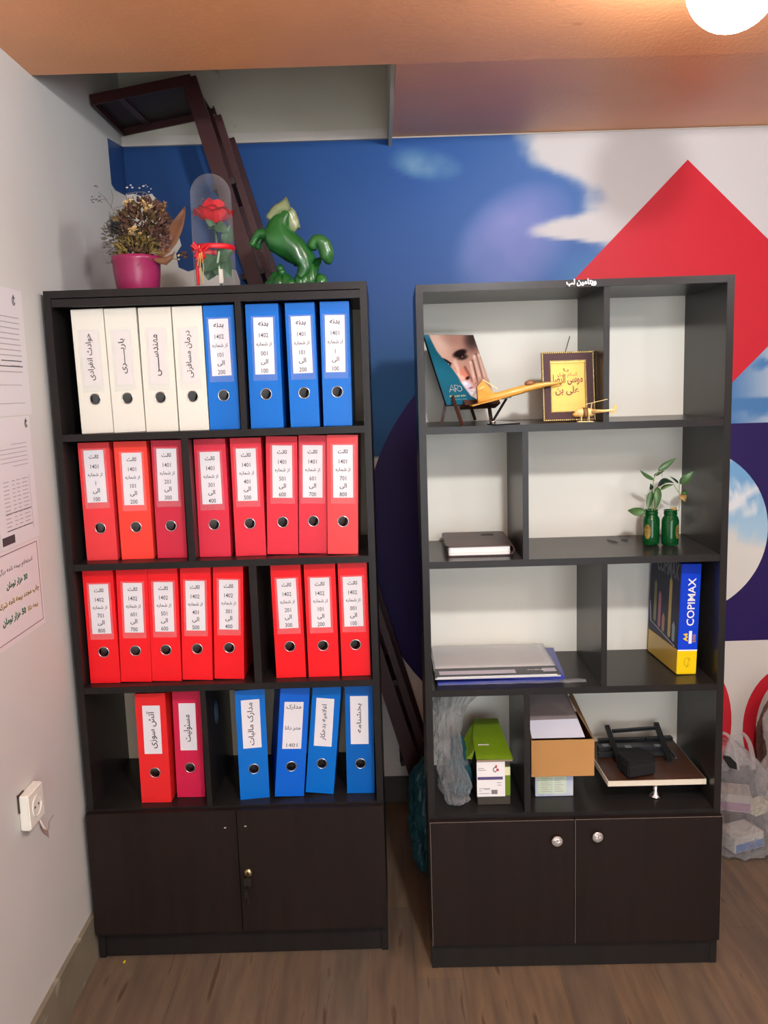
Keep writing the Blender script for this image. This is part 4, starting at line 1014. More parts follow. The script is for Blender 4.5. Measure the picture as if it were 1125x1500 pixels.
pl2 = empty('pothos_cutting', jars[1].location+Vector((0, 0, .05)), 0, 'thin pothos cutting with a withered brown leaf in the right green jar', 'plant')
def pv(a, b, dt=0.): return onUw('R', 880+a*.16, 660+b*.16, .145+dt)
def leaf(par, a, b, c, d, w_, mat, nr=(0, -1, .3), bend=.1, dt=0., cup=.2): MB().leaf(pv(a, b, dt), pv(c, d, dt-.01), w_, nr, bend, cup, 8).build('leaf', mat, par, world=True, smooth=True, recalc=False, solid=.0005)
leaf(pl1, 525, 185, 692, 68, .017, G1, bend=-.08); leaf(pl1, 492, 270, 358, 178, .012, G1, (0, -1, .6), -.12); leaf(pl1, 485, 232, 585, 185, .008, G2, bend=.2, dt=.01)
leaf(pl1, 520, 330, 672, 298, .020, G2, (0, -1, 1.2), .35); leaf(pl1, 545, 360, 668, 312, .012, G3, (0, -1, .9), .15, .012)
leaf(pl1, 462, 360, 455, 300, .011, G2); leaf(pl1, 470, 370, 430, 545, .019, G1, bend=-.1, dt=-.012); leaf(pl1, 520, 330, 500, 545, .021, G1, bend=.1, dt=-.016)
leaf(pl1, 415, 560, 245, 548, .024, G1, (0, -1, .5), -.15, -.02)
leaf(pl2, 722, 305, 858, 184, .022, G1, bend=.1); leaf(pl2, 712, 300, 632, 236, .006, G2, bend=.1)
leaf(pl2, 722, 400, 772, 470, .022, GB_, (.3, -1, .3), .2, -.005); leaf(pl2, 735, 380, 795, 410, .016, G1, (.3, -1, .8), .2, -.002); leaf(pl2, 690, 545, 630, 520, .009, GB_, bend=.3, dt=-.01)
ST = M('pothos_stem', (150, 164, 110), .45)
def stem(par, P_, r_=.0012, dt=0.): MB().tube([pv(a, b, dt) for a, b in P_], r_, 6).build('stem', ST, par, world=True, smooth=True)
stem(pl1, [(478, 700), (470, 540), (468, 420), (478, 300), (492, 240), (530, 190)], .0013); stem(pl1, [(478, 300), (492, 268)], .001); stem(pl1, [(500, 690), (492, 540), (490, 400), (505, 350), (530, 322)]); stem(pl1, [(450, 690), (440, 590), (418, 560)]); stem(pl1, [(530, 190), (560, 205), (560, 240)], .0008)
stem(pl2, [(600, 760), (610, 600), (660, 550), (715, 550), (722, 470), (718, 350), (722, 300)], .0013, -.01); stem(pl2, [(718, 390), (690, 350), (665, 310)], .0010); stem(pl2, [(640, 700), (650, 600), (655, 530)], .0009)
# small black crumbs
for k_, P_ in enumerate(([(890, 791), (897, 792.5), (904, 794)], [(910.5, 790.5), (920, 791)])):
    c = Vector(onz(*P_[0], s2+.002)); tt_ = MB()
    pts = [Vector(onz(a, b, s2+.0022)) for a, b in P_]
    for q in range(len(pts)-1): tt_.bar(pts[q], pts[q+1], .003, .002)
    if k_ == 0: tt_.bar(pts[0]+Vector((0, -.004, 0)), pts[0]+Vector((0.001, .004, 0)), .0015, .0015); tt_.bar(pts[2]+Vector((0, -.004, 0)), pts[2]+Vector((0.001, .004, 0)), .0015, .0015)
    tag(tt_.build('plastic_clip', 'black', loc=pts[0]), ['small black broken plastic clip on the second shelf left of the jars', 'thin black sliver on the shelf just left of the jars'][k_], 'scrap')

# ================================================================== THIRD SHELF: folders, paper ream
s3 = UNITS['R']['s'][2]
BLF = M('blue_folder', (24, 44, 150), .3, coat=.3); CLR = film('clear_cover', (226, 228, 228), .12, .1, .1)
fl = []
def folder(z, mats, label, s0, s1_, t0, t1_, rz, nm='document_folder', cover=True, band=False):
    r_ = empty(nm, U('R', (s0+s1_)/2, (t0+t1_)/2, z), ra+rz, label, 'folder', 'document folders stacked on the third shelf')
    hx_, hy = (s1_-s0)/2, (t1_-t0)/2
    MB().box(-hx_, hx_, -hy, hy, 0, .0022).build('back_cover', mats, r_)
    MB().box(-hx_+.004, hx_-.008, -hy+.004, hy-.004, .0023, .0075).build('papers', 'paper', r_)
    if band: 
        MB().box(-hx_+.001, hx_, -hy-.001, -hy+.062, .0076, .0086).build('front_band', M('black_band', (40, 42, 50), .3), r_)
    else: MB().box(-hx_, hx_, -hy-.0012, -hy+.0005, 0, .0088).build('front_edge', mats, r_)
    MB().box(-hx_, hx_, -hy if not band else -hy+.063, hy, .0080 if not band else .0088, .0088 if not band else .0092).build('clear_cover' if cover else 'cover', CLR if cover else mats, r_, label=None)
    return r_, hx_, hy
folder(s3+.0006, BLF, 'lowest blue document folder of the stack on the third shelf', .030, .352, .040, .270, .03, cover=False)
folder(s3+.0106, BLF, 'blue document folder in the middle of the stack, sticking out to the right', .040, .372, .045, .285, -.06, cover=False)
r_, hx_, hy = folder(s3+.0206, M('white_backing', (216, 214, 212), .5), 'clear-fronted folder with a black band on top of the stack', .026, .352, .026, .285, .01, band=True)
MB().box(-hx_+.012, hx_*.30, -hy+.010, -hy+.038, .0088, .0091).build('label_strip', M('grey_strip', (186, 180, 190), .4), r_)
MB().box(hx_-.042, hx_-.008, -hy+.016, -hy+.042, .0088, .0091).build('label_strip', M('grey_strip', (186, 180, 190), .4), r_)
mb = MB(); q = MB(); put_text(q, 'Papco', 0, 0, width=.040, height=.010, bold=.02); mb.add([(hx_*.62-a, -hy+.032-b, .0092) for a, _, b in q.v], q.f); mb.build('lettering', 'paper', r_, recalc=False)
# crinkled clear plastic sleeve over and under the stack
def crinkle(nm, x0, x1, y0, y1, z, amp, par, mat, nx=44, ny=30, sd=0.):
    v = []; f_ = []
    for j in range(ny+1):
        for i in range(nx+1):
            x = x0+(x1-x0)*i/nx; y = y0+(y1-y0)*j/ny
            v.append((x+.004*mn.noise((y*30+sd, j*.1, 2)), y+.003*mn.noise((x*30+sd, 1, 5)), z+amp*abs(mn.noise((x*26+sd, y*26, 1)))+amp*.5*abs(mn.noise((x*70, y*60+sd, 3)))))
    for j in range(ny):
        for i in range(nx): f_.append((j*(nx+1)+i, j*(nx+1)+i+1, (j+1)*(nx+1)+i+1, (j+1)*(nx+1)+i))
    return MB().add(v, f_).build(nm, mat, par, recalc=False, smooth=False)
sl = empty('plastic_sleeve', U('R', .19, .16, s3+.0302), ra, 'crinkled clear plastic sleeve spread over the folder stack', 'plastic sleeve')
crinkle('film', -.156, .140, -.066, .118, .0006, .004, sl, film('clear_sleeve', (232, 234, 236), .03, .10, .2))
sl = empty('plastic_sleeve', U('R', .21, .02, s3+.0006), ra, 'loose clear plastic sleeve edge sticking out below the blue folders', 'plastic sleeve')
mb = MB(); v = []
for i in range(41):
    x = -.175+.385*i/40
    for j, (y, z) in enumerate(((.03, .0), (.012, .0012), (.006, .004), (.018, .008))): v.append((x, y+.006*mn.noise((x*14, j, 1)), max(0, z+.002*mn.noise((x*40, j, 7)))))
mb.add(v, [(i*4+j, i*4+j+1, i*4+j+5, i*4+j+4) for i in range(40) for j in range(3)]); mb.build('film', film('clear_sleeve2', (215, 215, 215), .2, .12, .2), sl, recalc=False)
# ream of copy paper
rp = U('R', .666, .070, s3+.0024)
t = empty('paper_ream', rp, 0, 'blue and yellow wrapped ream of copy paper standing upright at the right end', 'paper ream')
t.rotation_euler = (Matrix.Rotation(ra+math.radians(4), 4, 'Z') @ Matrix.Rotation(.030, 4, 'Y')).to_euler()
rw, rd, rh = .0525, .210, .297
RBm = M('ream_blue', (12, 62, 200), .25, coat=.3, bump=(30, .2, .002)); RY = M('ream_yellow', (238, 200, 10), .28, coat=.3, bump=(30, .3, .003)); RN = M('ream_navy', (24, 27, 62), .45, spec=.25)
MB().box(0, rw, 0, rd, .066, rh).build('wrapper_upper', RBm, t, bevel=.0015); MB().box(0, rw, 0, rd, 0, .0655).build('wrapper_lower', RY, t, bevel=.0015)
MB().box(.0, rw, -.0004, .0, .064, .0672).build('white_stripe', 'paper', t)
MB().box(-.0005, .0002, .002, rd-.001, .068, rh-.001).build('navy_face', RN, t)
q = MB(); put_text(q, 'COPIMAX', 0, 0, width=.128, height=.0205, rot=math.pi/2, bold=.012); MB().add([(rw*.56+a, -.0008, .196+b) for a, _, b in q.v], q.f).build('lettering', 'paper', t, recalc=False)
q = MB(); put_text(q, 'A4', 0, 0, width=.022, height=.012, rot=math.pi/2, bold=.04); MB().add([(rw*.36+a, -.0008, .101+b) for a, _, b in q.v], q.f).build('lettering', RY, t, recalc=False)
MB().box(rw*.53, rw*.68, -.0009, -.0004, .084, .118).build('white_patch', 'paper', t)
q = MB(); put_text(q, '500', 0, 0, width=.022, height=.009, rot=math.pi/2, bold=.02); MB().add([(rw*.80+a, -.0008, .098+b) for a, _, b in q.v], q.f).build('lettering', M('orange_print', (190, 130, 60), .5), t, recalc=False)
mb = MB(); mb.tube([(rw*.5+.008*math.cos(a), -.0006, .034+.012*math.sin(a)) for a in np.linspace(.3, 5.6, 16)], .0006, 4); mb.tube([(rw*.5, -.0006, .018), (rw*.62, -.0006, .046)], .0006, 4); mb.build('emblem', M('ochre_print', (180, 140, 20), .5), t)
# side face print: big lettering at the top and coloured pens
def sd_(u, v): return (-.0009, rd*(1-u), v)
q = MB(); put_text(q, 'COPIMAX', 0, 0, width=.150, height=.046, bold=.02); MB().add([(-.0008, rd*.42-a, .272+b) for a, _, b in q.v], q.f).build('lettering', M('grey_print', (110, 112, 130), .4), t, recalc=False)
for (u, z0_, z1_, c) in ((.20, .105, .220, (120, 120, 70)), (.36, .096, .195, (170, 90, 120)), (.50, .092, .140, (170, 120, 90)), (.70, .088, .250, (190, 160, 80)), (.84, .085, .135, (130, 150, 160))):
    w_ = .009; y = rd*(1-u); mb = MB(); mb.poly([(-.0006, y-w_, z0_), (-.0006, y-w_, z1_-.012), (-.0006, y, z1_), (-.0006, y+w_, z1_-.012), (-.0006, y+w_, z0_), (-.0006, y, z0_-.006)], (-.0003, 0, 0)); mb.build('pencil_print', M('print', c, .4), t)
mb = MB(); mb.tube([(-.0007, rd*.97, .150), (-.0007, rd*.92, .094), (-.0007, rd*.1, .070)], .0016, 4); mb.build('grey_outline', M('grey_line', (150, 150, 165), .4), t)
MB().box(-.0006, .0, .001, rd-.001, .001, .0655).build('yellow_face', M('ream_ochre', (206, 164, 40), .3, coat=.2), t)

# ================================================================== BOTTOM SHELF
s4 = UNITS['R']['s'][3]
# --- plastic bag shape generator: stacked rings with folds
def bag(nm, base, prof, label, mat, seed=0, nseg=64, fold=.12, cat='plastic bag', group=None, rz=0):
    """prof: list of (z, cx, cy, rx, ry)"""
    r_ = empty(nm, base, rz, label, cat, group); mb = MB(); v = []
    P_ = [prof[0]]
    for a, b in zip(prof, prof[1:]):
        m_ = max(1, int(abs(b[0]-a[0])/.009))
        for q in range(1, m_+1): P_.append(tuple(a[i]+(b[i]-a[i])*q/m_ for i in range(5)))
    for (z, cx, cy, rx, ry) in P_:
        for k_ in range(nseg):
            a = 6.283*k_/nseg; ca, sa = math.cos(a), math.sin(a)
            px_, py_ = cx+rx*ca, cy+ry*sa
            f = 1+fold*mn.noise((ca*2.2+seed, sa*2.2, z*9))+fold*1.2*(abs(mn.noise((ca*2.6+seed, sa*2.6, z*4+ca)))-.25)
            q1 = abs(mn.noise((px_*26+seed, py_*26, z*17)))-.2; q2 = abs(mn.noise((px_*60, py_*60+seed, z*48)))-.2
            d_ = (.020*q1+.008*q2)*min(1., max(rx, ry)/.05)*(fold/.2)
            v.append((cx+rx*f*ca+d_*ca, cy+ry*f*sa+d_*sa, max(.0, z+.008*mn.noise((ca*3, sa*3+seed, z*9))*(z > .01))))
    n_ = len(P_)
    mb.add(v, [(i*nseg+k_, i*nseg+(k_+1) % nseg, (i+1)*nseg+(k_+1) % nseg, (i+1)*nseg+k_) for i in range(n_-1) for k_ in range(nseg)]+[tuple(range(nseg))])
    mb.build('bag_film', mat, r_, smooth=False, recalc=False)
    return r_
bc = U('R', .078, .095, s4+.0008)
clear = bag('plastic_bag', bc, [(0, .0, -.01, .026, .04), (.012, .0, -.01, .034, .05), (.05, -.004, -.005, .040, .058), (.10, -.010, .0, .034, .05), (.16, -.014, .01, .031, .04), (.22, -.014, .02, .034, .045), (.26, .0, .05, .044, .055), (.285, .018, .07, .050, .055), (.305, .03, .09, .044, .045)], 'tall crumpled clear plastic bag at the left end of the bottom open shelf', 'bagfilm', seed=3, fold=.22)
TEAL = M('teal_cloth', (16, 92, 104), .5, noise=(20, .5), col2=(6, 40, 52), bump=(20, .5, .01))
tc_ = bag('cloth_bundle', U('R', .1, .125, s4+.001), [(0, 0, 0, .02, .03), (.01, 0, 0, .025, .045), (.06, .0, .0, .026, .05), (.12, -.01, .0, .024, .045), (.16, -.012, .0, .012, .02), (.166, -.012, 0, .002, .004)], 'crumpled teal cloth seen through the clear bag', TEAL, seed=12, fold=.3, cat='cloth')
# --- green box with lifted lid
GX = M('lime_card', (104, 134, 20), .42, noise=(8, .12)); GXD = M('dark_card', (58, 54, 46), .5); CB = M('raw_card', (150, 132, 108), .7)
g0 = U('R', .134, .048, s4+.0008); t = empty('carton', g0, ra, 'lime green carton with torn open lid and white shipping label', 'carton')
bw, bd, bh = .088, .165, .126
for (a, b, c, d) in ((0, bw, 0, .0015), (0, bw, bd-.0015, bd), (0, .0015, 0, bd), (bw-.0015, bw, 0, bd)): MB().box(a, b, c, d, 0, bh).build('wall', GXD, t)
MB().box(0, bw, 0, bd, 0, .0015).build('bottom', GXD, t)
MB().box(bw-.016, bw, -.0005, .0, .026, .108).build('green_panel', GX, t); MB().box(bw-.017, bw, -.0006, -.0001, .083, .106).build('cream_panel', M('cream_print', (222, 222, 176), .5), t)
lp = MB().box(.0-.001, bw-.014, -.0014, -.0007, .024, .122).build('shipping_label', 'paper', t)
MB().box(.001, bw-.020, -.0019, -.0014, .072, .080).build('purple_bar', M('violet_print', (84, 74, 120), .5), lp)
mb = MB(); mb.tube([(.049+.0062*math.cos(a), -.0017, .100+.0062*math.sin(a)) for a in np.linspace(1, 5, 12)], .0011, 4); mb.build('emblem', 'ink', lp)
mb = MB(); mb.poly([(.047, -.0018, .109), (.051, -.0018, .114), (.054, -.0018, .109), (.050, -.0018, .106)], (0, .0003, 0)); mb.poly([(.050, -.0018, .096), (.058, -.0018, .096), (.057, -.0018, .103), (.052, -.0018, .103)], (0, .0003, 0)); mb.build('red_emblem', M('red_print', (190, 40, 60), .5), lp)
mb = MB()
for i in range(14): mb.box(.037+i*.0012, .0376+i*.0012+.0003*(i % 3), -.0018, -.0014, .031, .043)
mb.build('barcode', 'inkgrey', lp, kind='stuff')
for (x0_, x1_, z) in ((.003, .018, .103), (.003, .024, .098), (.004, .034, .046), (.004, .012, .040), (.018, .033, .044), (.052, .064, .062), (.054, .064, .055), (.003, .033, .032)): MB().box(x0_, x1_, -.0017, -.0014, z, z+.0018).build('text_line', 'inkfaint', lp)
lid = MB(); v = [(-.002, -.006, bh+.006), (bw+.008, -.006, bh+.004), (bw-.006, .075, bh+.034), (bw-.014, .158, bh+.052), (.008, .158, bh+.052), (-.004, .075, bh+.034)]
lid.add(v, [(0, 1, 2, 5), (5, 2, 3, 4)]); ld_ = lid.build('lid', GX, t, solid=.0016, recalc=False)
lf = MB(); lf.add([(-.004, .072, bh+.034), (.008, .158, bh+.052), (-.026, .110, bh+.014), (-.026, .03, bh-.008), (-.012, .022, bh-.006), (-.004, .03, bh+.016)], [(0, 1, 2, 3, 4, 5)]); lf.build('side_flap', GX, t, solid=.0012, recalc=False)
q = MB(); put_text(q, 'samsonic', 0, 0, width=.030, height=.006, bold=.03); mb = MB(); mb.add([(.022+a, .042+b*.9, bh+.0262+b*.33) for a, _, b in q.v], q.f); mb.build('lettering', 'paper', ld_, recalc=False)
mb = MB(); mb.box(-.001, bw+.006, -.0045, -.003, bh-.002, bh+.003); mb.build('torn_edge', CB, t)
MB().box(.004, bw-.004, .004, bd-.004, .004, .118).build('inner_tray', M('black_tray', (26, 22, 20), .5), t)
# --- small pale box with the brown cardboard box on it
s0_ = U('R', .295, .088, s4+.0008); t = empty('carton', s0_, ra, 'small white and pale blue carton under the brown cardboard box', 'carton')
MB().box(0, .103, 0, .16, 0, .068).build('body', M('pale_carton', (214, 220, 216), .45, noise=(14, .1), col2=(170, 184, 216)), t, bevel=.001)
MB().box(.006, .044, -.0006, 0, .008, .058).build('printed_panel', M('pale_green_print', (206, 220, 190), .5), t)
MB().box(.046, .084, -.0006, 0, .008, .058).build('printed_panel', M('pale_green_print', (210, 224, 200), .5), t)
for i in range(7):
    for (a, b) in ((.016, .042), (.052, .076)): MB().box(a, b-.004*(i % 3), -.0010, -.0006, .014+i*.0062, .0152+i*.0062).build('text_line', 'inkfaint', t)
cbx = U('R', .281, .062, s4+.0695); t = empty('cardboard_box', cbx, ra, 'open brown cardboard box holding grey and white paper, on the small carton', 'cardboard box')
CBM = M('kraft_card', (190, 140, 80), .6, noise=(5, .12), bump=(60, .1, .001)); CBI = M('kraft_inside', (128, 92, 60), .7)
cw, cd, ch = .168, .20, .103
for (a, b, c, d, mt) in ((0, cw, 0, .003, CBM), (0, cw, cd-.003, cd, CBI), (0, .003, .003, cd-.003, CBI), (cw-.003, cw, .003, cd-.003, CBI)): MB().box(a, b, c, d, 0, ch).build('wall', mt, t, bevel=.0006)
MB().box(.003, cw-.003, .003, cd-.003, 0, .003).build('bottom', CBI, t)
mb = MB(); mb.add([(cw-.002, .0, ch), (cw-.002, cd*.85, ch), (cw-.030, cd*.8, ch+.075), (cw-.046, cd*.55, ch+.078)], [(0, 1, 2, 3)]); mb.build('side_flap', CBI, t, solid=.003, recalc=False)
# sheet leaning in the box: light put into its colour, lower part lit, upper shaded
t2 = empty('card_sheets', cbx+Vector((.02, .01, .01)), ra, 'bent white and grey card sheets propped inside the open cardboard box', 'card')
mb = MB(); mb.add([(-.016, .004, ch-.010), (.126, .004, ch-.010), (.116, .05, ch+.024), (-.018, .05, ch+.022)], [(0, 1, 2, 3)]); mb.build('sheet', M('lit_card', (214, 214, 224), .5), t2, solid=.001, recalc=False)
mb = MB(); mb.add([(-.018, .05, ch+.0225), (.116, .05, ch+.0245), (.100, .165, ch+.078), (.04, .165, ch+.076), (-.02, .165, ch+.068)], [(0, 1, 2, 3, 4)]); mb.build('sheet', M('shaded_card', (150, 138, 136), .6, noise=(30, .1)), t2, solid=.001, recalc=False)
mb = MB(); r = random.Random(2)
for i in range(5): x, y = r.uniform(0, .1), r.uniform(.01, .045); mb.box(x, x+.002, y, y+.0016, ch+.0115+y*.7-.012, ch+.0135+y*.7-.010)
# --- board on a metal foot, wall bracket and black case on it
zt_ = s4+.062
c1 = Vector(onz(890.7, 1144.7, zt_)); c2 = Vector(onz(1034.7, 1141.2, zt_)); c3 = Vector(onz(985.3, 1083, zt_+.012))
t = empty('wooden_board', Vector(((c1.x+c2.x)/2, c1.y+.1, s4+.0008)), 0, 'dark wood board with pale edges on a small chrome foot, bottom open shelf', 'board')
dpt = U('R', 0, .290, 0).y
bx_ = lambda p, z: Vector((p.x, p.y, z))
c4 = Vector(onz(862, 1092, zt_+.010))
fl_, fr_ = c1, c2; brr = Vector((c3.x+.0, min(c3.y, dpt-.0), zt_+.012)); bll = Vector((c1.x-.012, brr.y, zt_+.012))
mb = MB(); mb.poly([fl_, fr_, brr, bll], (0, 0, -.0145)); mb.build('edge', M('pale_edge', (224, 214, 192), .5), t, world=True)
mb = MB(); e_ = .003
def ins(p, q_, k_=.02): return p+(q_-p)*k_
cc = (fl_+fr_+brr+bll)/4
mb.poly([p+(cc-p)*.015+Vector((0, 0, .0002)) for p in (fl_, fr_, brr, bll)], (0, 0, .0016)); mb.build('veneer_top', M('dark_veneer', (74, 48, 36), .3, noise=(6, .3), stretch=(2, 14, 1)), t, world=True)
fp_ = Vector(onz(960, 1167, s4))
MB().lathe([(.0005, .0), (.0165, .0), (.0165, .004), (.010, .010), (.0068, .018), (.0068, zt_-.0150-s4), (.001, zt_-.0150-s4)], 28, c=(fp_.x, fp_.y, s4+.0008)).build('foot', 'chrome', t, world=True, smooth=True)
for (dx_, dy_) in ((-.10, .16), (.06, .17)):
    MB().lathe([(.0005, .0), (.0165, .0), (.0068, .018), (.0068, zt_-.006-s4), (.001, zt_-.006-s4)], 20, c=(fp_.x+dx_, fp_.y+dy_, s4+.0008)).build('foot', 'chrome', t, world=True, smooth=True)
zb_ = zt_+.012
t = empty('wall_bracket', Vector((c1.x+.08, c1.y+.18, zb_)), 0, 'black metal television wall bracket lying on the board', 'bracket')
def pb(px, py, z): return Vector(onz(px, py, z))
BK = M('bracket_black', (30, 31, 34), .4, .3); BK2 = M('bracket_grey', (62, 66, 70), .35, .4)
for (a, b, w_) in (((889, 1064), (908, 1118), .013), ((961, 1060), (981, 1114), .014)):
    mb = MB(); A_ = pb(a[0], a[1], zb_+.052); B_ = pb(b[0], b[1], zb_+.012); mb.bar(A_, B_, w_, .010); mb.build('arm', BK, t, world=True)
mb = MB(); mb.bar(pb(897, 1071, zb_+.048), pb(962, 1066, zb_+.048), .010, .008); mb.build('cross_bar', BK, t, world=True)
for (y_, a, b, w_, mt, zq) in ((1084, 876, 944, .016, BK, .014), (1082, 946, 984, .018, BK, .018), (1094, 876, 974, .026, BK2, .008), (1104, 876, 976, .014, BK, .006)):
    mb = MB(); mb.bar(pb(a, y_+1, zb_+zq), pb(b, y_-1, zb_+zq), w_, .010); mb.build('plate', mt, t, world=True)
for (a, b) in ((887, 1092), (920, 1094), (963, 1092)): mb = MB(); c = pb(a, b, zb_+.014); mb.box(c.x-.009, c.x+.009, c.y-.008, c.y+.008, c.z, c.z+.0015); mb.build('sticker', M('grey_sticker', (130, 134, 138), .4), t, world=True)
mb = MB(); mb.bar(pb(982, 1098, zb_+.012), pb(990, 1110, zb_+.012), .006, .006); mb.build('hook', BK2, t, world=True)
cs_ = pb(934, 1134, zt_+.004); t = empty('black_case', cs_, 0, 'small black zipped case resting on the board beside the bracket', 'case')
mb = MB(); top_ = [pb(903, 1103, zt_+.052), pb(921, 1118, zt_+.052)*1.0, pb(960, 1113, zt_+.05), pb(958, 1104, zt_+.05), pb(938, 1094, zt_+.052)]
o_ = Vector((0, 0, 0)); P_ = [p for p in top_]
lo_ = [Vector((p.x*1.0, p.y-.0, zt_+.0085)) for p in P_]
n = len(P_); mb.add(P_+lo_, [tuple(range(n)), tuple(range(2*n-1, n-1, -1))]+[(i, i+n, (i+1) % n+n, (i+1) % n) for i in range(n)])
mb.build('body', M('black_fabric', (16, 16, 18), .7, bump=(120, .4, .001)), t, world=True, bevel=.004)
mb = MB(); mb.tube([P_[0].lerp(P_[1], .5)+Vector((0, 0, -.012)), P_[1]+Vector((.001, -.003, -.012)), P_[2]+Vector((.001, -.002, -.012))], .0009, 5); mb.build('zip', 'darkmetal', t, world=True)

# ================================================================== RIGHT SIDE BAGS, GAP OBJECTS
def pw_(px, py, Y): return Vector(ony(px, py, Y))
g_ = pw_(1092, 1240, 2.62)
b1 = bag('plastic_bag', Vector((1.15, 2.68, .0008)), [(0, 0, 0, .09, .09), (.015, 0, 0, .11, .12), (.09, .0, 0, .115, .13), (.17, .0, .0, .11, .12), (.25, .0, .0, .10, .10), (.31, -.02, .0, .075, .06), (.36, -.045, .0, .035, .03)], 'clear plastic bag with boxes inside on the floor right of the bookcase', 'bagfilm', seed=21, fold=.2)
mb = MB()
for sx_ in (-.075, -.02):
    mb.tube([(sx_+.01-.045*math.cos(q_), -.035+.01*math.sin(q_), .27+.135*math.sin(q_)**.8) for q_ in np.linspace(.05, 3.09, 14)], [.011-.006*math.sin(q_) for q_ in np.linspace(0, 3.14, 14)], 6)
mb.build('handle', 'bagwhite', b1)
b2 = bag('plastic_bag', Vector((1.40, 2.77, .0008)), [(0, 0, 0, .09, .09), (.02, 0, 0, .115, .11), (.15, 0, 0, .12, .12), (.27, .0, 0, .115, .11), (.36, -.01, 0, .10, .09), (.43, -.035, 0, .07, .055), (.485, -.06, 0, .028, .025), (.50, -.062, 0, .010, .008)], 'tall milky plastic carrier bag at the right edge behind the clear bag', 'bagwhite', seed=33, fold=.2)
W_ = M('box_white', (206, 200, 192), .5, noise=(12, .15))
def carton(px, py, Y, sx_, sy_, sz_, rz, mt, label, mt2=None):
    c = pw_(px, py, Y); c.z = max(c.z, .002); o = empty('carton', c, rz, label, 'carton', None)
    MB().box(-sx_/2, sx_/2, -sy_/2, sy_/2, 0, sz_).build('body', mt, o, bevel=.002)
    if mt2: MB().box(-sx_/2+.004, sx_/2-.004, -sy_/2-.0008, -sy_/2, .004, sz_*.55).build('printed_panel', mt2, o)
    return o
carton(1083, 1236, 2.66, .12, .09, .055, .35, W_, 'white box with a blue panel at the bottom of the clear bag', M('box_blue', (92, 124, 176), .5))
carton(1075, 1180, 2.72, .10, .09, .06, -.3, M('box_grey', (168, 160, 150), .5), 'grey-white box in the middle of the clear bag', M('mauve_print', (150, 110, 130), .5))
carton(1117, 1185, 2.72, .13, .05, .035, .5, M('box_cream', (206, 200, 176), .5), 'cream box slanting at the right edge inside the bags')
tl = MB(); c = pw_(1068, 1116, 2.64)
tl.poly([pw_(1060, 1107, 2.585), pw_(1070, 1109, 2.585), pw_(1079, 1118, 2.585), pw_(1080, 1128, 2.585), pw_(1068, 1124, 2.585), pw_(1060, 1112, 2.585)], (0, .006, 0))
tag(tl.build('dark_tag', 'black', loc=c), 'curved black tag showing through the clear bag beside the bookcase', 'tag')
br_ = bag('brown_sack', Vector((1.465, 2.965, .0008)), [(0, 0, 0, .10, .05), (.1, 0, 0, .12, .06), (.3, 0, 0, .12, .06), (.38, 0, 0, .09, .05), (.42, 0, 0, .04, .03), (.425, 0, 0, .006, .004)], 'brown rounded sack behind the plastic bags at the right edge', M('brown_sack', (110, 82, 72), .8), seed=8, fold=.08, cat='sack')
bag('plastic_bag', Vector((.125, 2.60, .0008)), [(0, 0, 0, .04, .06), (.02, 0, 0, .055, .08), (.15, 0, 0, .068, .085), (.26, .0, .0, .07, .08), (.34, .0, 0, .055, .05), (.40, .01, 0, .016, .02)], 'teal plastic bag in the gap behind the right bookcase', M('teal_bag', (44, 96, 108), .35, noise=(10, .3)), seed=17, fold=.2)

# ================================================================== LEFT WALL ITEMS
def wall_poly(mb, pts, x, th): mb.poly([(x, p[0], p[1]) for p in pts], (th, 0, 0)); return mb
def wtext(par, s, cy, cz, width, mat, height=None, bold=0., x=.0012, rot=0.):
    q = MB(); put_text(q, s, 0, 0, width=width, height=height, bold=bold, rot=rot); mb = MB()
    mb.add([(WX+x, cy+a, cz+b) for a, _, b in q.v], q.f); mb.build('lettering', mat, par, world=True, recalc=False)
PK = M('pinkish_paper', (216, 211, 212), .55)
def sheet(y0, y1, z0, z1, label, mat=PK):
    t = empty('paper_notice', (WX, (y0+y1)/2, (z0+z1)/2), 0, label, 'notice'); mb = MB(); wall_poly(mb, [(y0, z0), (y1, z0), (y1, z1), (y0, z1)], WX+.0004, .0004); mb.build('sheet', mat, t, world=True); return t
t = sheet(1.882, 2.094, 1.521, 1.812, 'upper printed document taped to the left wall')
def tl_(t, y0, y1, z, h=.0018, mat='inkfaint'): mb = MB(); wall_poly(mb, [(y0, z), (y1, z), (y1, z+h), (y0, z+h)], WX+.0010, .0002); mb.build('text_line', mat, t, world=True)
r = random.Random(6)
for i in range(11): tl_(t, 1.90+(.0 if i % 4 else .05), 2.062+r.uniform(-.004, .004), 1.745-.0125*i, .0022, 'inkgrey' if i in (8, 9) else 'inkfaint')
tl_(t, 1.90, 2.05, 1.59, .0014); tl_(t, 2.0, 2.05, 1.635, .0014); tl_(t, 1.90, 2.06, 1.548, .0016)
def emb(t, y, z, s=.010):
    mb = MB(); mb.tube([(WX+.0012, y+s*.7*math.cos(a), z+s*math.sin(a)) for a in np.linspace(.5, 5.9, 12)], .0011, 4); mb.tube([(WX+.0012, y, z+s*1.4), (WX+.0012, y, z-s*.6)], .0011, 4); mb.build('emblem', 'inkgrey', t, world=True)
emb(t, 2.045, 1.785)
t = sheet(1.865, 2.075, 1.225, 1.518, 'lower printed table document on the left wall')
emb(t, 2.052, 1.500, .009)
for i in range(6): tl_(t, 1.90+(.06 if i in (0, 5) else 0), 2.045, 1.455-.010*i, .0016)
for i in range(13):
    for (a, b) in ((1.90, 1.93), (1.945, 1.962), (1.97, 1.99), (2.0, 2.035)): tl_(t, a, b-.004*(i % 2), 1.372-.0092*i, .0020)
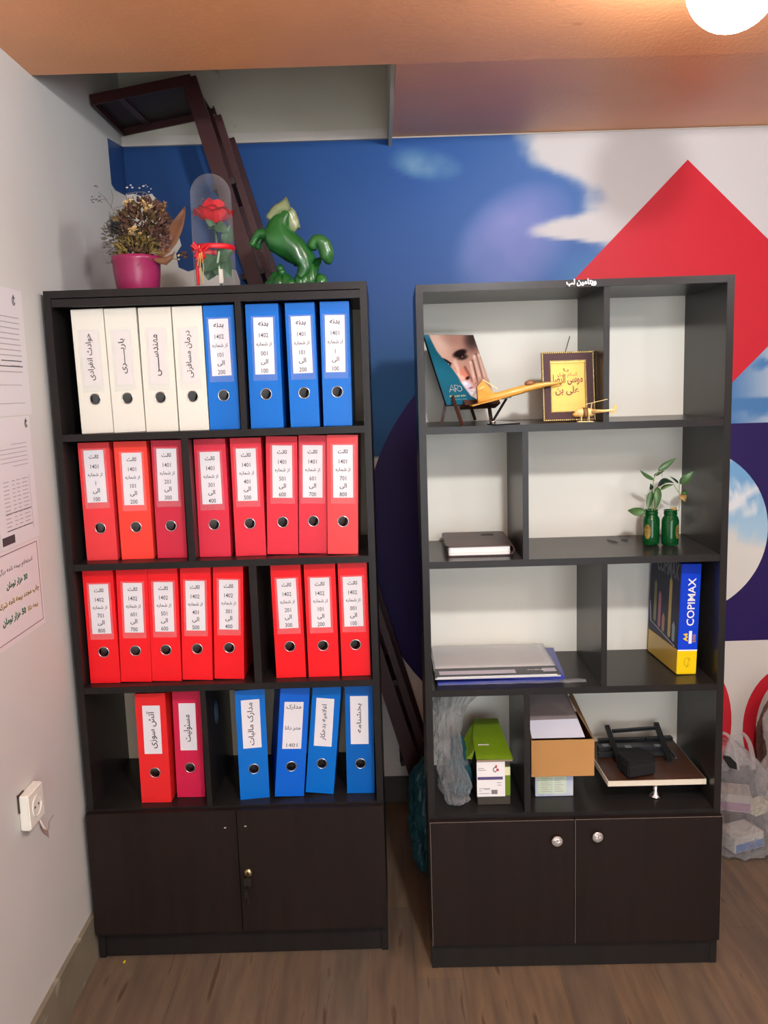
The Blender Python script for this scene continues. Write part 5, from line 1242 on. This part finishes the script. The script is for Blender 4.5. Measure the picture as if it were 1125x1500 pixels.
tl_(t, 2.043, 2.0442, 1.25, .13); tl_(t, 1.90, 2.04, 1.300, .0016, 'inkgrey'); tl_(t, 1.90, 2.04, 1.262, .0016, 'inkgrey')
mb = MB(); wall_poly(mb, [(1.87, 1.233), (1.935, 1.233), (1.935, 1.252), (1.87, 1.252)], WX+.0010, .0003); mb.build('dark_bar', 'inkgrey', t, world=True)
t = sheet(1.752, 2.062, 1.008, 1.222, 'framed notice with coloured lines of text below the documents on the left wall', M('pink_notice', (220, 209, 208), .55))
for (a, b, c, d) in ((1.774, 2.052, 1.214, 1.2156), (1.774, 2.052, 1.020, 1.0216), (1.774, 1.7756, 1.020, 1.2156), (2.0504, 2.052, 1.020, 1.2156)):
    mb = MB(); wall_poly(mb, [(a, c), (b, c), (b, d), (a, d)], WX+.0010, .0003); mb.build('border', M('maroon_line', (96, 60, 66), .5), t, world=True)
GN = M('green_print', (80, 170, 130), .5); YL = M('yellow_print2', (226, 196, 96), .5)
wtext(t, 'استعلام بیمه نامه برگی', 1.925, 1.178, .185, 'ink', .017, .006)
wtext(t, '30 هزار تومان', 1.925, 1.142, .115, GN, .020, .05, .0010); wtext(t, '30 هزار تومان', 1.925, 1.142, .112, 'ink', .016, .012, .0014)
wtext(t, 'چاپ مجدد بیمه نامه شرکت', 1.925, 1.103, .235, YL, .021, .04, .0010); wtext(t, 'چاپ مجدد بیمه نامه شرکت', 1.925, 1.103, .232, 'ink', .017, .006, .0014)
wtext(t, '50 هزار تومان', 1.895, 1.066, .125, GN, .022, .05, .0010); wtext(t, '50 هزار تومان', 1.895, 1.066, .122, 'ink', .017, .012, .0014)
wtext(t, 'بیمه دانا', 1.998, 1.066, .060, YL, .017, .04, .0010); wtext(t, 'بیمه دانا', 1.998, 1.066, .058, M('brown_ink', (120, 96, 60), .5), .013, .006, .0014)
# socket and torn cable hole
t = empty('wall_socket', (WX, 1.86, .625), 0, 'white surface-mounted wall socket on the left wall near the bookcase', 'socket')
SW = M('socket_white', (232, 230, 218), .35)
q0 = onx(24, 1180, WX); 
MB().box(WX+.0006, WX+.024, 1.822, 1.905, .583, .667).build('housing', SW, t, world=True, bevel=.003)
mb = MB(); c = Vector((WX+.0242, 1.864, .625)); mb.tube([c+Vector((0, .024*math.cos(a), .024*math.sin(a))) for a in np.linspace(0, 6.283, 28)], .0018, 5); mb.build('outlet_ring', SW, t, world=True, smooth=True)
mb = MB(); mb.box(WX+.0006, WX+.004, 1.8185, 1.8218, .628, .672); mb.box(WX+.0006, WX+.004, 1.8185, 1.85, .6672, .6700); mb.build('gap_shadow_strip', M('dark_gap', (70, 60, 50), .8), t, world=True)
for dz in (-.010, .010): mb = MB(); mb.tube([c+Vector((-.0008, dz, 0)), c+Vector((.0006, dz, 0))], .0028, 8); mb.build('outlet_hole', 'black', t, world=True)
ch_ = onx(68, 1200, WX)
t = empty('cable_stub', ch_, 0, 'short pinkish cable stub poking from broken plaster beside the socket', 'cable')
P_ = [onx(a, b, WX+d) for a, b, d in ((52, 1188, .002), (60, 1204, .006), (64, 1212, .012), (70, 1216, .016))]
MB().tube(P_, [.0022, .003, .003, .0022], 8).build('cable', M('pink_cable', (222, 200, 190), .4), t, world=True, smooth=True)
MB().tube([onx(a, b, WX+.003) for a, b in ((72, 1214), (72, 1204), (78, 1194))], .0012, 6).build('wire', M('grey_wire', (150, 140, 130), .5), t, world=True)
r = random.Random(3); mb = MB(); pts = [onx(a, b, WX+.0006) for a, b in ((58, 1205), (62, 1203), (66, 1212), (71, 1218), (72, 1228), (68, 1224), (62, 1219), (59, 1212))]
mb.add([tuple(p) for p in pts], [tuple(range(len(pts)))]); mb.build('broken_plaster', M('gouge', (160, 140, 128), .9), t, world=True, recalc=False)
# crumb on the floor
c = Vector(onz(182, 1409, .003)); mb = MB(); mb.ball(c, .0035, 7, 5, (1, 1.6, .7)); mb.ball(c+Vector((.001, .004, .0)), .0025, 6, 4)
tag(mb.build('yellow_crumb', M('yellow_bit', (220, 190, 20), .5), loc=c), 'tiny yellow scrap on the floor in front of the left bookcase', 'scrap')
